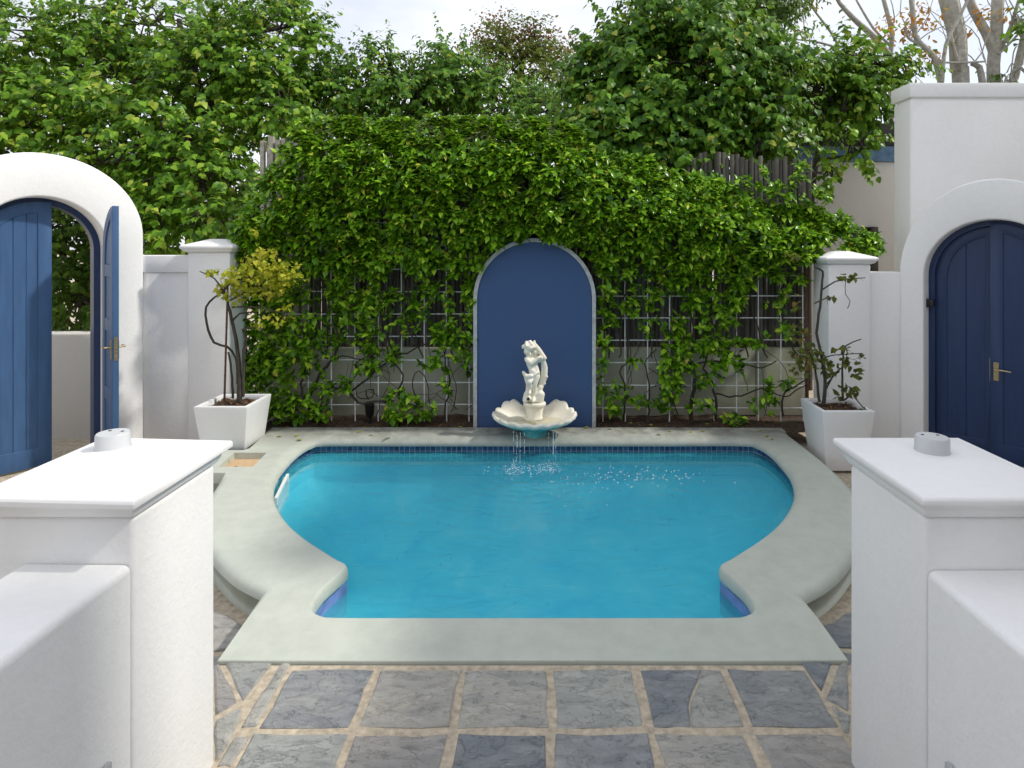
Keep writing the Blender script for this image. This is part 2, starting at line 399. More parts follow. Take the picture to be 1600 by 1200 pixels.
M['jasmine'] = leaf_mat('jasmine_leaf', [(0, (.022, .07, .005)), (.35, (.085, .22, .009)), (.75, (.20, .41, .017)), (.97, (.40, .62, .05)), (1, (.48, .42, .06))], .20, .26, spec=.26)
M['mulberry'] = leaf_mat('mulberry_leaf', [(0, (.03, .08, .010)), (.5, (.095, .215, .016)), (.85, (.20, .38, .03)), (1, (.42, .48, .07))], .27, .34)
M['mulberry_dark'] = leaf_mat('dark_mulberry_leaf', [(0, (.025, .075, .014)), (.5, (.08, .19, .02)), (.9, (.165, .33, .03)), (1, (.36, .38, .05))], .25, .34)
M['olive_leaf'] = leaf_mat('olive_green_leaf', [(0, (.05, .08, .015)), (.6, (.12, .16, .025)), (1, (.22, .25, .04))], .35, .45)
M['narrow'] = leaf_mat('narrow_dark_leaf', [(0, (.03, .07, .015)), (.6, (.075, .15, .025)), (1, (.15, .24, .035))], .3, .4)
M['russet'] = leaf_mat('russet_flower', [(0, (.12, .07, .03)), (.6, (.24, .13, .06)), (1, (.30, .19, .09))], .3, .7, (.4, .2, .08))
M['orange'] = leaf_mat('orange_leaf', [(0, (.36, .16, .04)), (.6, (.50, .26, .07)), (1, (.40, .36, .09))], .4, .5, (.6, .3, .05))
M['yellow'] = leaf_mat('yellow_green_leaf', [(0, (.20, .25, .015)), (.5, (.38, .41, .03)), (1, (.60, .57, .08))], .4, .4, (.5, .5, .05))
M['pot_leaf'] = leaf_mat('bronze_green_leaf', [(0, (.05, .05, .02)), (.5, (.10, .12, .03)), (.85, (.16, .17, .04)), (1, (.28, .14, .05))], .35, .4)
M['fallen'] = leaf_mat('fallen_leaf', [(0, (.40, .34, .06)), (.6, (.30, .28, .05)), (1, (.18, .13, .05))], .2, .6)

# ------------------------------------------------------------------ ground, pool outline
ZC = .02                                        # top of the coping, just above the front paving
WATER = -.114
def xc(Y): return -.06 - .017 * (Y - 3)
half = [(1.87, 5.39), (1.965, 5.33), (2.0, 5.2), (2.0, 4.95), (1.955, 4.6), (1.85, 4.28), (1.695, 4.0), (1.52, 3.76), (1.35, 3.575), (1.18, 3.416),
        (1.075, 3.325), (1.02, 3.285), (1.0, 3.24), (1.02, 3.16), (1.055, 3.04), (1.06, 2.95), (1.045, 2.87), (.99, 2.825), (.9, 2.813)]
inner_ctrl = [(xc(y) - x, y) for x, y in half] + [(xc(2.81) + t, 2.812) for t in (-.5, 0, .5)] + [(xc(y) + x, y) for x, y in reversed(half)] + [(xc(5.39) + t, 5.392) for t in (1.2, .4, -.4, -1.2)]
inner = cat_rom(inner_ctrl, .035, True)          # runs counter-clockwise seen from above (left side down, front, right side up)
ohr = [(2.30, 4.40), (2.21, 4.0), (2.04, 3.66), (1.80, 3.37), (1.57, 3.16), (1.36, 3.01)]
left_c = [Vector(p) for p in cat_rom([(-2.41, 4.43), (-2.28, 4.0), (-2.12, 3.66), (-1.875, 3.38), (-1.64, 3.16), (-1.425, 3.02)], .05)]
right_c = [Vector(p) for p in cat_rom([(1.285, 2.985), (1.48, 3.12), (1.69, 3.33), (1.94, 3.64), (2.11, 3.98), (2.21, 4.38), (2.25, 4.9), (2.245, 5.72)], .05)]
outer = [Vector((-2.60, 5.73)), Vector((-2.53, 5.14)), Vector((-2.56, 5.10)), Vector((-2.95, 5.10)), Vector((-2.95, 4.59)), Vector((-2.44, 4.59))] + left_c \
      + [Vector((-1.39, 2.85)), Vector((-1.368, 2.51)), Vector((-.7, 2.508)), Vector((0, 2.512)), Vector((.7, 2.508)), Vector((1.265, 2.512)), Vector((1.27, 2.8))] + right_c + [Vector((1.0, 5.735)), Vector((-.4, 5.73)), Vector((-1.5, 5.735))]
def ring(pts, nrm, off, z):
    return [Vector((p.x + q.x * o, p.y + q.y * o, z)) for p, q, o in zip(pts, nrm, off if hasattr(off, '__len__') else [off] * len(pts))]
def bridge(mb, rings):
    n = len(rings[0]); k = len(mb.v)
    for r in rings: mb.v += [tuple(p) for p in r]
    for i in range(len(rings) - 1):
        for j in range(n):
            mb.f.append((k + i*n + j, k + i*n + (j+1) % n, k + (i+1)*n + (j+1) % n, k + (i+1)*n + j))
def densify(pts, step=.08):
    out = []
    for i, p in enumerate(pts):
        q = pts[(i+1) % len(pts)]; m = max(1, int((q - p).length / step))
        out += [p.lerp(q, k / m) for k in range(m)]
    return out
no, ni = loop_normals(outer), loop_normals(inner)
def orad(p): return .006 if p.y < 2.95 or p.x < -2.42 or p.y > 5.6 else .055
outr = [orad(p) for p in outer]
hole = [Vector((-2.60, 5.03)), Vector((-2.56, 4.71)), Vector((-2.29, 4.71)), Vector((-2.33, 5.03))]
cp = MB()
RI = [.018 + .075 * max(0, min(1, (p.y - 3.4) / 1.6)) for p in inner]
prof = [(math.sin(t) , 1 - math.cos(t)) for t in [math.pi/2 * k / 5 for k in range(6)]]
top_outer = ring(outer, no, [-r for r in outr], ZC); top_inner = ring(inner, ni, RI, ZC)
v, f = fill([top_outer, top_inner, [Vector((p.x, p.y, ZC)) for p in hole]])
cp.add(v, f)
bridge(cp, [ring(inner, ni, [r * (1 - s) for r in RI], ZC - .055 * c) for s, c in prof] + [ring(inner, ni, .004, -.05), ring(inner, ni, .03, -.058), ring(inner, ni, .06, -.058)])
bridge(cp, [ring(outer, no, [-r * (1 - s) for r in outr], ZC) if k == 0 else
            [Vector((p.x + q.x * (-r * (1 - s)), p.y + q.y * (-r * (1 - s)), ZC - r * c)) for p, q, r in zip(outer, no, outr)] for k, (s, c) in enumerate(prof)]
        + [ring(outer, no, [-.004 if r < .03 else -.035 for r in outr], ZC - .085)])
pw_ = MB(); bridge(pw_, [ring(outer, no, [-.006 if r < .03 else -.04 for r in outr], ZC - .084 if True else 0), ring(outer, no, [-.006 if r < .03 else -.05 for r in outr], -.34)])
bridge(cp, [[Vector((p.x, p.y, z)) for p in hole] for z in (ZC, -.06)])
pool = empty('swimming_pool', (xc(4), 4, 0)); tag(pool, 'small plunge pool with pale green painted coping and blue water tiles', 'pool')
def keep(o, parent):
    o.parent = parent; o.matrix_parent_inverse = Matrix.Translation(parent.location).inverted() if parent.rotation_euler[2] == 0 else (Matrix.Translation(parent.location) @ Matrix.Rotation(parent.rotation_euler[2], 4, 'Z')).inverted()
    return o
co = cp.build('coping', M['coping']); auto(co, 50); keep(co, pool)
M['pool_wall'] = stucco('grimy_pool_wall', (.34, .36, .30), stain=.7, stain_c=(.15, .15, .10), lump=.003)
keep(pw_.build('pool_wall', M['pool_wall'], smooth=True), pool)
for p_ in co.data.polygons:
    if p_.normal.z > .9995: p_.use_smooth = False
bs = MB()
w0 = ring(inner, ni, .055, -.058); w1 = ring(inner, ni, .055, -.34); bridge(bs, [w0, w1])
seg = np.array([(p.x, p.y) for p in w1]); sg2 = np.roll(seg, -1, 0)
gxs, gys = np.arange(-2.3, 2.15, .05), np.arange(2.6, 5.6, .05)
QX, QY = np.meshgrid(gxs, gys); Q = np.stack([QX.ravel(), QY.ravel()], 1)
dv = sg2 - seg; tt = np.clip(((Q[:, None] - seg[None]) * dv[None]).sum(-1) / ((dv ** 2).sum(-1)[None] + 1e-9), 0, 1)
dist = np.linalg.norm(Q[:, None] - (seg[None] + tt[..., None] * dv[None]), axis=-1).min(1)
ins = np.zeros(len(Q), bool)
for (x0, y0), (x1, y1) in zip(seg, sg2): ins ^= ((y0 > Q[:, 1]) != (y1 > Q[:, 1])) & (Q[:, 0] < (x1 - x0) * (Q[:, 1] - y0) / (y1 - y0 + 1e-12) + x0)
dd_ = np.where(ins, dist, 0); fl = np.clip(dd_ / .75, 0, 1); zz = np.where(ins, -.335 - .40 * (1 - (1 - fl) ** 2.2), -.335 + .40 * 2.2 / .75 * dist)
k0 = len(bs.v); bs.v += [(a, b, c) for (a, b), c in zip(Q, zz)]; nx_ = len(gxs)
near = ins | (dist < .09)
for j_ in range(len(gys) - 1):
    for i_ in range(nx_ - 1):
        a = j_ * nx_ + i_; q4 = (a, a + 1, a + nx_ + 1, a + nx_)
        if all(near[t] for t in q4): bs.f.append(tuple(k0 + t for t in q4))
ba = bs.build('basin', M['basin'], smooth=True, ang=80); keep(ba, pool)
# waterline: grout strip and the mosaic in front of it; plain blue paint inside the bay
def on_bay(p): return p.y < 3.27
L = len(inner)
gs = MB(); tl = MB(); bb = MB()
acc = 0.0; TS = .047
for i in range(L):
    a, b_ = inner[i], inner[(i+1) % L]; na, nb = ni[i], ni[(i+1) % L]
    bay_ = on_bay((a + b_) / 2); k_ = .006 if bay_ else .045; a3 = a + na * k_; b3 = b_ + nb * k_
    tgt = bb if on_bay((a + b_) / 2) else gs
    tgt.add([(a3.x, a3.y, -.23), (b3.x, b3.y, -.23), (b3.x, b3.y, -.057), (a3.x, a3.y, -.057)], [(0, 1, 2, 3)])
# resample for tiles
pl = [p + q * .045 for p, q in zip(inner, ni)]; dist = 0; seglen = [(pl[(i+1) % L] - pl[i]).length for i in range(L)]; tot = sum(seglen)
nt = int(tot / TS); ts = tot / nt
def at_len(s):
    s %= tot
    for i in range(L):
        if s <= seglen[i]: return pl[i].lerp(pl[(i+1) % L], s / max(1e-9, seglen[i]))
        s -= seglen[i]
    return pl[0]
for k in range(nt):
    a = at_len(k * ts + .0022); b_ = at_len((k+1) * ts - .0022); mid = (a + b_) / 2
    if on_bay(mid): continue
    if -2.16 < mid.x < -1.86 and 4.32 < mid.y < 4.78: continue          # the skimmer mouth
    d = (b_ - a).normalized(); q = Vector((-d.y, d.x)) * .0035             # towards the water
    for r_ in range(3):
        z1 = -.0605 - r_ * TS; z0 = z1 - TS + .0044
        A, B = a + q, b_ + q
        tl.add([(A.x, A.y, z0), (B.x, B.y, z0), (B.x, B.y, z1), (A.x, A.y, z1), (a.x, a.y, z0), (b_.x, b_.y, z0), (b_.x, b_.y, z1), (a.x, a.y, z1)],
               [(0, 1, 2, 3), (4, 0, 3, 7), (1, 5, 6, 2), (3, 2, 6, 7), (4, 5, 1, 0)])
keep(gs.build('tile_grout', M['tile_grout']), pool)
keep(bb.build('painted_band', M['band']), pool)
keep(tag(tl.build('waterline_tiles', M['tile']), kind='stuff'), pool)
# skimmer: white mouth in the left wall
sk = MB()
pA, pB = Vector((-1.925, 4.32)), Vector((-2.035, 4.78)); dd = (pB - pA); nn = Vector((dd.y, -dd.x)).normalized()
for u0, u1, z0, z1 in ((0, 1, -.075, -.06), (0, 1, -.24, -.2), (0, .05, -.2, -.075), (.95, 1, -.2, -.075)):
    A, B = pA + dd * u0, pA + dd * u1
    sk.prism([(A.x, A.y), (B.x, B.y), (B.x - nn.x * .02, B.y - nn.y * .02), (A.x - nn.x * .02, A.y - nn.y * .02)], lambda x, y, z: (x, y, z), z0, z1)
sk.prism([(pA.x - .02, pA.y + .03), (pB.x - .02, pB.y - .03), (pB.x - .03, pB.y - .03), (pA.x - .03, pA.y + .03)], lambda x, y, z: (x, y, z), -.2, -.075)
keep(sk.build('skimmer_mouth', M['plastic']), pool)
ld = MB(); ld.prism([(-2.60, 5.03), (-2.56, 4.71), (-2.29, 4.71), (-2.33, 5.03)], lambda x, y, z: (x, y, z), -.075, -.035)
lid = ld.build('skimmer_lid', M['sand']); keep(lid, pool)
for px_, py_ in ((-2.5, 4.86), (-2.41, 4.81)):
    fh = MB(); fh.tube([(px_, py_, -.036), (px_, py_, -.0335)], .012, 8); fo = fh.build('finger_hole', M['black']); fo.parent = lid
rt = MB(); c0 = Vector((1.815, 4.33, -.30)); rt.tube([c0 + Vector((.06, 0, 0)), c0 + Vector((-.02, 0, 0)), c0 + Vector((-.025, 0, 0))], [.045, .045, .03], 14)
keep(rt.build('return_fitting', M['plastic']), pool)
# water surface
wv, wf = fill([ring(inner, ni, .05, WATER)])
wa = me('pool_water', wv, wf, M['water']); tag(wa, kind='structure')

# large ground sheet with the pool cut out, a lower level at the sides
LOW = -.16
bigr = [Vector((-150, -150, LOW)), Vector((150, -150, LOW)), Vector((150, 250, LOW)), Vector((-150, 250, LOW))]
v, f = fill([bigr, [Vector((p.x, p.y, LOW)) for p in ring(outer, no, -.02, LOW)]])
gd = me('ground', v, f, M['grout']); tag(gd, kind='structure')
pv = MB(); pv.box((-1.37, -3.0, LOW - .05), (1.275, 2.503, .004)); pv.box((-7, -3.0, LOW - .05), (-1.37, 2.30, .004)); pv.box((1.275, -3.0, LOW - .05), (7, 2.30, .004))
patio = pv.build('patio_paving', M['grout']); tag(patio, kind='structure')
def slab(pts, parent, z0, z1, jit=.006):
    """one riven slab: uneven outline, eased edge"""
    pts = [Vector((p[0], p[1])) for p in pts]; out = []
    area = sum(pts[i].x * pts[(i+1) % len(pts)].y - pts[(i+1) % len(pts)].x * pts[i].y for i in range(len(pts)))
    if area < 0: pts.reverse()
    for i, p in enumerate(pts):
        q = pts[(i+1) % len(pts)]; m = 3 if (q - p).length > .12 else 2
        out += [p.lerp(q, k / m) + Vector((random.uniform(-jit, jit), random.uniform(-jit, jit))) for k in range(m)]
    nn = loop_normals(out); mb = MB(); c = sum(out, Vector((0, 0))) / len(out)
    zt = [z1 + random.uniform(-.003, .002) for _ in out]
    r0 = [Vector((p.x, p.y, z0)) for p in out]; r1 = [Vector((p.x, p.y, z - .005)) for p, z in zip(out, zt)]
    r2 = [Vector((p.x - q.x * .007, p.y - q.y * .007, z)) for p, q, z in zip(out, nn, zt)]
    bridge(mb, [r0, r1, r2]); n = len(out); k = len(mb.v) - n
    mb.v.append((c.x, c.y, z1 + .001)); mb.f += [(k + i, k + (i+1) % n, len(mb.v) - 1) for i in range(n)]
    return mb.build('paving_slab', M['slate'], parent)
gx = [-1.047, -.690, -.334, .022, .380, .735, 1.075]
rows = [(2.163, 2.497)] + [(2.163 - .357 * (k+1), 2.163 - .357 * k) for k in range(5)]
for r_, (y0, y1) in enumerate(rows):
    for k in range(6):
        j = (lambda: random.uniform(-.012, .012))
        g0 = .017; x0, x1 = gx[k] + g0 + j() * .4, gx[k+1] - g0 + j() * .4
        ya, yb = y0 + g0, y1 - (g0 if r_ else .026)
        if r_ == 0 and k == 4:          # the cracked slab, two pieces
            slab([(x0, ya), (x0 + .13, ya), (x0 + .155, ya + .12), (x0 + .2, ya + .2), (x0 + .245, yb), (x0, yb)], patio, -.02, .011, .003)
            slab([(x0 + .137, ya), (x1, ya), (x1, yb), (x0 + .252, yb), (x0 + .207, ya + .2), (x0 + .162, ya + .12)], patio, -.02, .011, .003)
        else: slab([(x0, ya), (x1, ya), (x1 + j() * .4, yb), (x0 + j() * .4, yb)], patio, -.02, .011 + j() * .15)
def gp(l_): return [tuple(G(*p)[:2]) for p in l_]
for q in ([(352, 1037), (427, 1036), (380, 1098)], [(440, 1036), (456, 1036), (400, 1138), (376, 1140)], [(335, 1043), (343, 1041), (371, 1100), (336, 1120)], [(336, 1130), (368, 1110), (380, 1112), (350, 1175), (336, 1192)],
          [(364, 1155), (390, 1154), (360, 1200), (340, 1200)],
          [(1243, 1026), (1304, 1026), (1283, 1083)], [(1318, 1030), (1324, 1030), (1326, 1114), (1291, 1095)], [(1300, 1105), (1328, 1120), (1328, 1150), (1318, 1145)]):
    slab(gp(q), patio, -.02, .0105, .003)
for side in (-1, 1):                       # crazy paving left and right of the entrance, mostly behind the pillars
    for k in range(4):
        for j in range(3):
            x = side * (1.5 + k * .42) ; y = 2.05 - j * .42
            slab([(x - .19, y - .19), (x + .2, y - .18), (x + .19, y + .19), (x - .2, y + .2)], patio, -.02, .010, .02)
low_q = [[(-1.45, 2.55), (-1.72, 2.5), (-1.78, 2.75), (-1.46, 2.8)], [(-1.47, 2.84), (-1.8, 2.79), (-2.0, 3.1), (-1.7, 3.13), (-1.52, 3.02)], [(-1.76, 2.5), (-2.2, 2.5), (-2.2, 3.0), (-2.03, 3.05), (-1.83, 2.76)],
         [(-1.78, 3.2), (-2.04, 3.14), (-2.3, 3.5), (-2.1, 3.6)], [(-2.24, 2.6), (-2.7, 2.6), (-2.7, 3.2), (-2.24, 3.1)], [(-2.15, 3.65), (-2.34, 3.54), (-2.8, 3.9), (-2.35, 4.1)],
         [(1.32, 2.55), (1.6, 2.5), (1.62, 2.78), (1.33, 2.82)], [(1.34, 2.86), (1.63, 2.82), (1.86, 3.14), (1.6, 3.14), (1.4, 3.0)], [(1.64, 2.5), (2.1, 2.5), (2.1, 3.0), (1.9, 3.08), (1.67, 2.78)],
         [(1.66, 3.2), (1.9, 3.18), (2.15, 3.5), (1.96, 3.58)], [(2.14, 2.6), (2.6, 2.6), (2.6, 3.3), (2.14, 3.05)]]
for q in low_q: slab(q, gd, LOW - .02, LOW + .014, .01)

# ------------------------------------------------------------------ planting bed, low wall, pole fence, trellis
bed = MB()
nx, ny = 60, 5
for j in range(ny + 1):
    for i in range(nx + 1):
        x = -2.75 + 5.5 * i / nx; y = 5.72 + .5 * j / ny
        bed.v.append((x, y, -.02 + .03 * noise.noise(Vector((x * 5, y * 5, 1))) + .03 * j / ny))
for j in range(ny):
    for i in range(nx): a = j * (nx+1) + i; bed.f.append((a, a+1, a+nx+2, a+nx+1))
bd = bed.build('planting_bed', M['soil'], smooth=True); tag(bd, kind='structure')
def chips(name, n, xr, yr, zf, parent=None):
    mb = MB()
    for _ in range(n):
        x, y = random.uniform(*xr), random.uniform(*yr); s = random.uniform(.008, .028); a = random.uniform(0, 6.3); t = random.uniform(-.4, .4)
        c, d = math.cos(a), math.sin(a); z = zf(x, y) + random.uniform(.002, .012); h = s * .3
        mb.add([(x - c*s, y - d*s, z - t*s), (x + d*h, y - c*h, z), (x + c*s, y + d*s, z + t*s), (x - d*h, y + c*h, z + .003)], [(0, 1, 2, 3)])
    return tag(mb.build(name, M['chip'], parent), kind='stuff')
c_ = chips('bark_chips', 1500, (-2.6, 2.3), (5.74, 6.15), lambda x, y: -.02 + .03 * noise.noise(Vector((x * 5, y * 5, 1))) + .03 * (y - 5.72) / .5)
tag(c_, 'brown bark chips strewn over the bed behind the pool', 'bark')
bw = MB(); bw.box((-2.95, 6.19, -.2), (2.68, 6.34, .70)); bwo = bw.build('bed_wall', M['old_wall'], bevel=.01); tag(bwo, 'low mossy rendered wall at the back of the planting bed', 'wall')
for x, w in ((1.28, .03), (2.16, .09)):
    pm = MB(); pm.box((x, 6.15, -.03), (x + w, 6.188, .72)); pm.build('fence_post' if w < .05 else 'wall_pier', M['latte'] if w < .05 else M['old_wall'], bwo)
fence = empty('pole_fence', (0, 6.27, .7)); tag(fence, 'fence of weathered grey upright wooden poles behind the vine', 'fence')
M['pale_pole'] = plain('pale_pole_wood', (.36, .335, .29), .85, var=.35, scale=18, bmp=.004)  # paler tone for the wide square posts at the left end
poles = []
for k in range(6):
    mb = MB(); pts = [(random.uniform(-.005, .005), random.uniform(-.004, .004), t / 5) for t in range(6)]
    mb.tube(pts, [.021 + random.uniform(-.002, .002) for _ in pts], 7 if k < 5 else 4)
    po = mb.build('pole', M['latte'] if k < 5 else M['pale_pole'], smooth=True, ang=50 if k < 5 else 30); poles.append(po.data); bpy.data.objects.remove(po)
x = -2.98; k = 0
while x < 2.76:
    w = random.uniform(.042, .056)
    if x < -2.5: w = random.uniform(.062, .078)
    top = 2.86 + random.uniform(-.03, .04) if x < -2.5 else (2.74 if x < 0 else 2.5 if x < 1.45 else 2.72 - .05 * (x - 1) + random.uniform(-.07, .05))
    for row in (0, 1):
        o = bpy.data.objects.new('pole', poles[5] if x < -2.5 else poles[(k + row) % 5]); col.objects.link(o); o.parent = fence
        o.location = (x + w / 2 + row * w * .5, row * .05 + random.uniform(-.012, .012), -.03)
        o.scale = (w / .044, w / .044, top - .67 - row * random.uniform(.03, .12)); o.rotation_euler = (random.uniform(-.01, .01), random.uniform(-.008, .008), random.uniform(0, 6) if x > -2.5 else .78 + random.uniform(-.1, .1))
    x += w * (.95 if x > -2.5 else 1.03); k += 1
def trellis(name, label, x0, x1, xs, zs, Y):
    t = empty(name, ((x0 + x1) / 2, Y, 0)); tag(t, label, 'trellis', 'white wire trellis panels on the back wall')
    mv = MB(); mv.tube([(0, 0, 0), (0, 0, 1)], .0058, 6); ov = mv.build('upright_wire', M['wire'], t, smooth=True)
    mh = MB(); mh.tube([(0, 0, 0), (1, 0, 0)], .0052, 6); oh = mh.build('cross_wire', M['wire'], t, smooth=True)
    for k, xx in enumerate(xs):
        o = ov if k == 0 else ov.copy()
        if k: col.objects.link(o)
        o.location = (xx - t.location.x, 0, .0); o.scale[2] = 2.0; o.rotation_euler = (0, random.uniform(-.004, .004), 0)
    for k, z in enumerate(zs):
        o = oh if k == 0 else oh.copy()
        if k: col.objects.link(o)
        o.location = (x0 - t.location.x, .011, z); o.scale[0] = x1 - x0; o.rotation_euler = (0, random.uniform(-.003, .004), 0)
    return t
TY = 5.99
trellis('wire_trellis', 'white wire trellis between the yellow-leaved planter and the blue niche', -2.75, -.70, [(p - CX) * TY / F for p in (447, 482, 518, 555, 591, 628, 663, 698, 733)] + [-2.72], [H - (p - CY) * TY / F for p in (633, 598, 562, 526, 491, 455, 420, 384, 348, 312)], TY)
trellis('wire_trellis', 'white wire trellis between the blue niche and the right white pillar', .50, 2.60, [(p - CX) * TY / F for p in (942, 977, 1012, 1046, 1081, 1116, 1151, 1185, 1220, 1255)], [H - (p - CY) * TY / F for p in (637, 602, 567, 532, 497, 463, 430, 396, 360, 324)], TY)
# drainpipe-like rusty stake by the right pillar
rs = MB(); rs.tube([(2.60, 5.97, -.05), (2.585, 5.97, 1.7)], .018, 8); tag(rs.build('rusty_pipe', M['rust'], smooth=True), 'thin rusty upright pipe at the right end of the trellis', 'pipe')

# blue arched niche panel
def arch_poly(w, z0, zs, r, n=24):
    """outline of an arched panel of half width w, springing at zs, semi-ellipse height r"""
    return [(-w, z0), (w, z0)] + [(w * math.cos(t), zs + r * math.sin(t)) for t in [math.pi * k / n for k in range(n + 1)]]
PX, PY = -.103, 5.80
niche = empty('arched_niche', (PX, PY, 0)); tag(niche, 'blue arched panel with a white rim standing behind the fountain', 'panel')
mb = MB(); mb.prism(arch_poly(.552, -.03, 1.24, .545), lambda a, b, d: (a, d, b), .0, .06); mb.build('panel', M['panel'], niche, bevel=.003, seg=1)
mb = MB(); o_, i_ = arch_poly(.590, -.03, 1.24, .583), arch_poly(.5535, -.03, 1.24, .5465)
n = len(o_) - 2; o_, i_ = o_[1:] + [o_[0]], i_[1:] + [i_[0]]
for k in range(len(o_) - 1):
    (a0, b0), (a1, b1), (c1, d1), (c0, d0) = o_[k], o_[k+1], i_[k+1], i_[k]
    mb.add([(a0, -.012, b0), (a1, -.012, b1), (c1, -.012, d1), (c0, -.012, d0), (a0, .1, b0), (a1, .1, b1), (c1, .1, d1), (c0, .1, d0)], [(0, 1, 2, 3), (7, 6, 5, 4), (0, 4, 5, 1), (3, 2, 6, 7)])
mb.build('rim', M['rim'], niche)

# ------------------------------------------------------------------ white back pillars and walls
def pillar(name, label, x0, x1, y0, y1, ze, za, parts=True):
    e = empty(name, ((x0 + x1) / 2, (y0 + y1) / 2, LOW)); tag(e, label, 'pillar')
    mb = MB(); mb.box((x0, y0, LOW - .05), (x1, y1, ze - .05)); keep(mb.build('shaft', M['white'], bevel=.012, seg=3), e)
    o1, o2 = .028, .05
    mb = MB()
    rr = [(o1 - .03, ze - .0495), (o1, ze - .035), (o1 + .006, ze - .022), (o2, ze - .008), (o2, ze + .012), (o2 - .012, ze + .02)]
    rings = []
    for o, z in rr: rings.append([Vector((x0 - o, y0 - o, z)), Vector((x1 + o, y0 - o, z)), Vector((x1 + o, y1 + o, z)), Vector((x0 - o, y1 + o, z))])
    cx_, cy_ = (x0 + x1) / 2, (y0 + y1) / 2; k = .22
    rings.append([Vector((cx_ + (p.x - cx_) * k, cy_ + (p.y - cy_) * k, za)) for p in rings[-1]])
    bridge(mb, rings); kk = len(mb.v) - 4; mb.f.append((kk, kk+1, kk+2, kk+3)); mb.f.append((3, 2, 1, 0))
    keep(mb.build('cap', M['white_cap'], bevel=.004), e)
    return e
pillar('garden_pillar', 'white square pillar with pyramid cap behind the left planter', -3.33, -2.935, 5.60, 5.93, 1.735, 1.815)
pillar('garden_pillar', 'white square pillar with pyramid cap behind the right planter', 2.64, 3.03, 5.60, 5.93, 1.625, 1.70)
lw = MB(); lw.box((-4.2, 5.66, LOW - .05), (-3.332, 5.86, 1.50)); lw.box((-4.2, 5.63, 1.50), (-3.332, 5.89, 1.66)); tag(lw.build('boundary_wall', M['white'], bevel=.012), 'white plastered wall between the left arched gate and its pillar', 'wall')
lw = MB(); lw.box((3.032, 5.66, LOW - .05), (3.42, 5.90, 1.50)); tag(lw.build('boundary_wall', M['white'], bevel=.015), 'white plastered wall between the right pillar and the right arched gate', 'wall')
# tall white wall behind the right gate
tw = empty('tall_wall', (5, 5.62, 0)); tag(tw, 'tall white plastered wall with a banded top above the right gate', 'wall')
mb = MB(); mb.box((3.705, 6.1, LOW - .05), (9.0, 6.40, 3.24)); keep(mb.build('wall_face', M['white'], bevel=.02, seg=3), tw)
mb = MB(); mb.box((3.685, 6.08, 3.255), (9.02, 6.42, 3.40)); mb.box((3.72, 6.115, 3.235), (8.98, 6.385, 3.26)); keep(mb.build('coping_band', M['white'], bevel=.012), tw)

def gate_wall(label, g):
    """free-standing plastered wall with a rounded top and an arched opening, set across the corner of the court"""
    n = 40; mb = MB(); B = LOW - .05
    O = [(g['a'], B)] + [(g['a'] * math.cos(math.pi * k / n), g['zo'] + g['b'] * math.sin(math.pi * k / n)) for k in range(n + 1)] + [(-g['a'], B)]
    I = [(g['r'], B)] + [(g['r'] * math.cos(math.pi * k / n), g['z'] + g['r'] * math.sin(math.pi * k / n)) for k in range(n + 1)] + [(-g['r'], B)]
    m = len(O)
    for y in (0, g['d']): mb.v += [(a, y, b) for a, b in O] + [(a, y, b) for a, b in I]
    for k in range(m - 1):
        mb.f += [(k, k+1, m+k+1, m+k), (2*m+k, 3*m+k, 3*m+k+1, 2*m+k+1), (k, 2*m+k, 2*m+k+1, k+1), (m+k, m+k+1, 3*m+k+1, 3*m+k)]
    o = mb.build('arched_gate_wall', M['white'], bevel=.018, seg=3); tag(o, label, 'gate wall')
    o.location = (g['x'], g['y'], 0); o.rotation_euler[2] = g['t']; g['wall'] = o
    # blue door frame lining the opening
    mb = MB(); f0, f1 = g['f'], g['f'] + .12; r0, r1 = g['r'] + .004, g['r'] - .05
    O = [(r0, LOW)] + [(r0 * math.cos(math.pi * k / n), g['z'] + r0 * math.sin(math.pi * k / n)) for k in range(n + 1)] + [(-r0, LOW)]
    I = [(r1, LOW)] + [(r1 * math.cos(math.pi * k / n), g['z'] + r1 * math.sin(math.pi * k / n)) for k in range(n + 1)] + [(-r1, LOW)]
    for y in (f0, f1): mb.v += [(a, y, b) for a, b in O] + [(a, y, b) for a, b in I]
    for k in range(m - 1):
        mb.f += [(k, k+1, m+k+1, m+k), (2*m+k, 3*m+k, 3*m+k+1, 2*m+k+1), (k, 2*m+k, 2*m+k+1, k+1), (m+k, m+k+1, 3*m+k+1, 3*m+k)]
    mb.f += [(0, m, 3*m, 2*m), (m-1, 3*m-1, 4*m-1, 2*m-1)]
    mb.build('gate_frame', M['door_shaded'], o, bevel=.004, seg=1)
    return o
LG = dict(x=-4.214, y=5.047, t=R(50), z=1.715, r=.447, zo=1.84, a=.73, b=.69, d=.46, f=.20)
RG = dict(x=3.822, y=5.154, t=R(-45), z=1.47, r=.505, zo=1.50, a=.70, b=.825, d=.38, f=.18)
gate_wall('white rounded wall around the open left gate', LG)
gate_wall('white rounded wall around the closed right gate', RG)
def gloc(g, a, d): return (g['x'] + a * math.cos(g['t']) - d * math.sin(g['t']), g['y'] + a * math.sin(g['t']) + d * math.cos(g['t']))

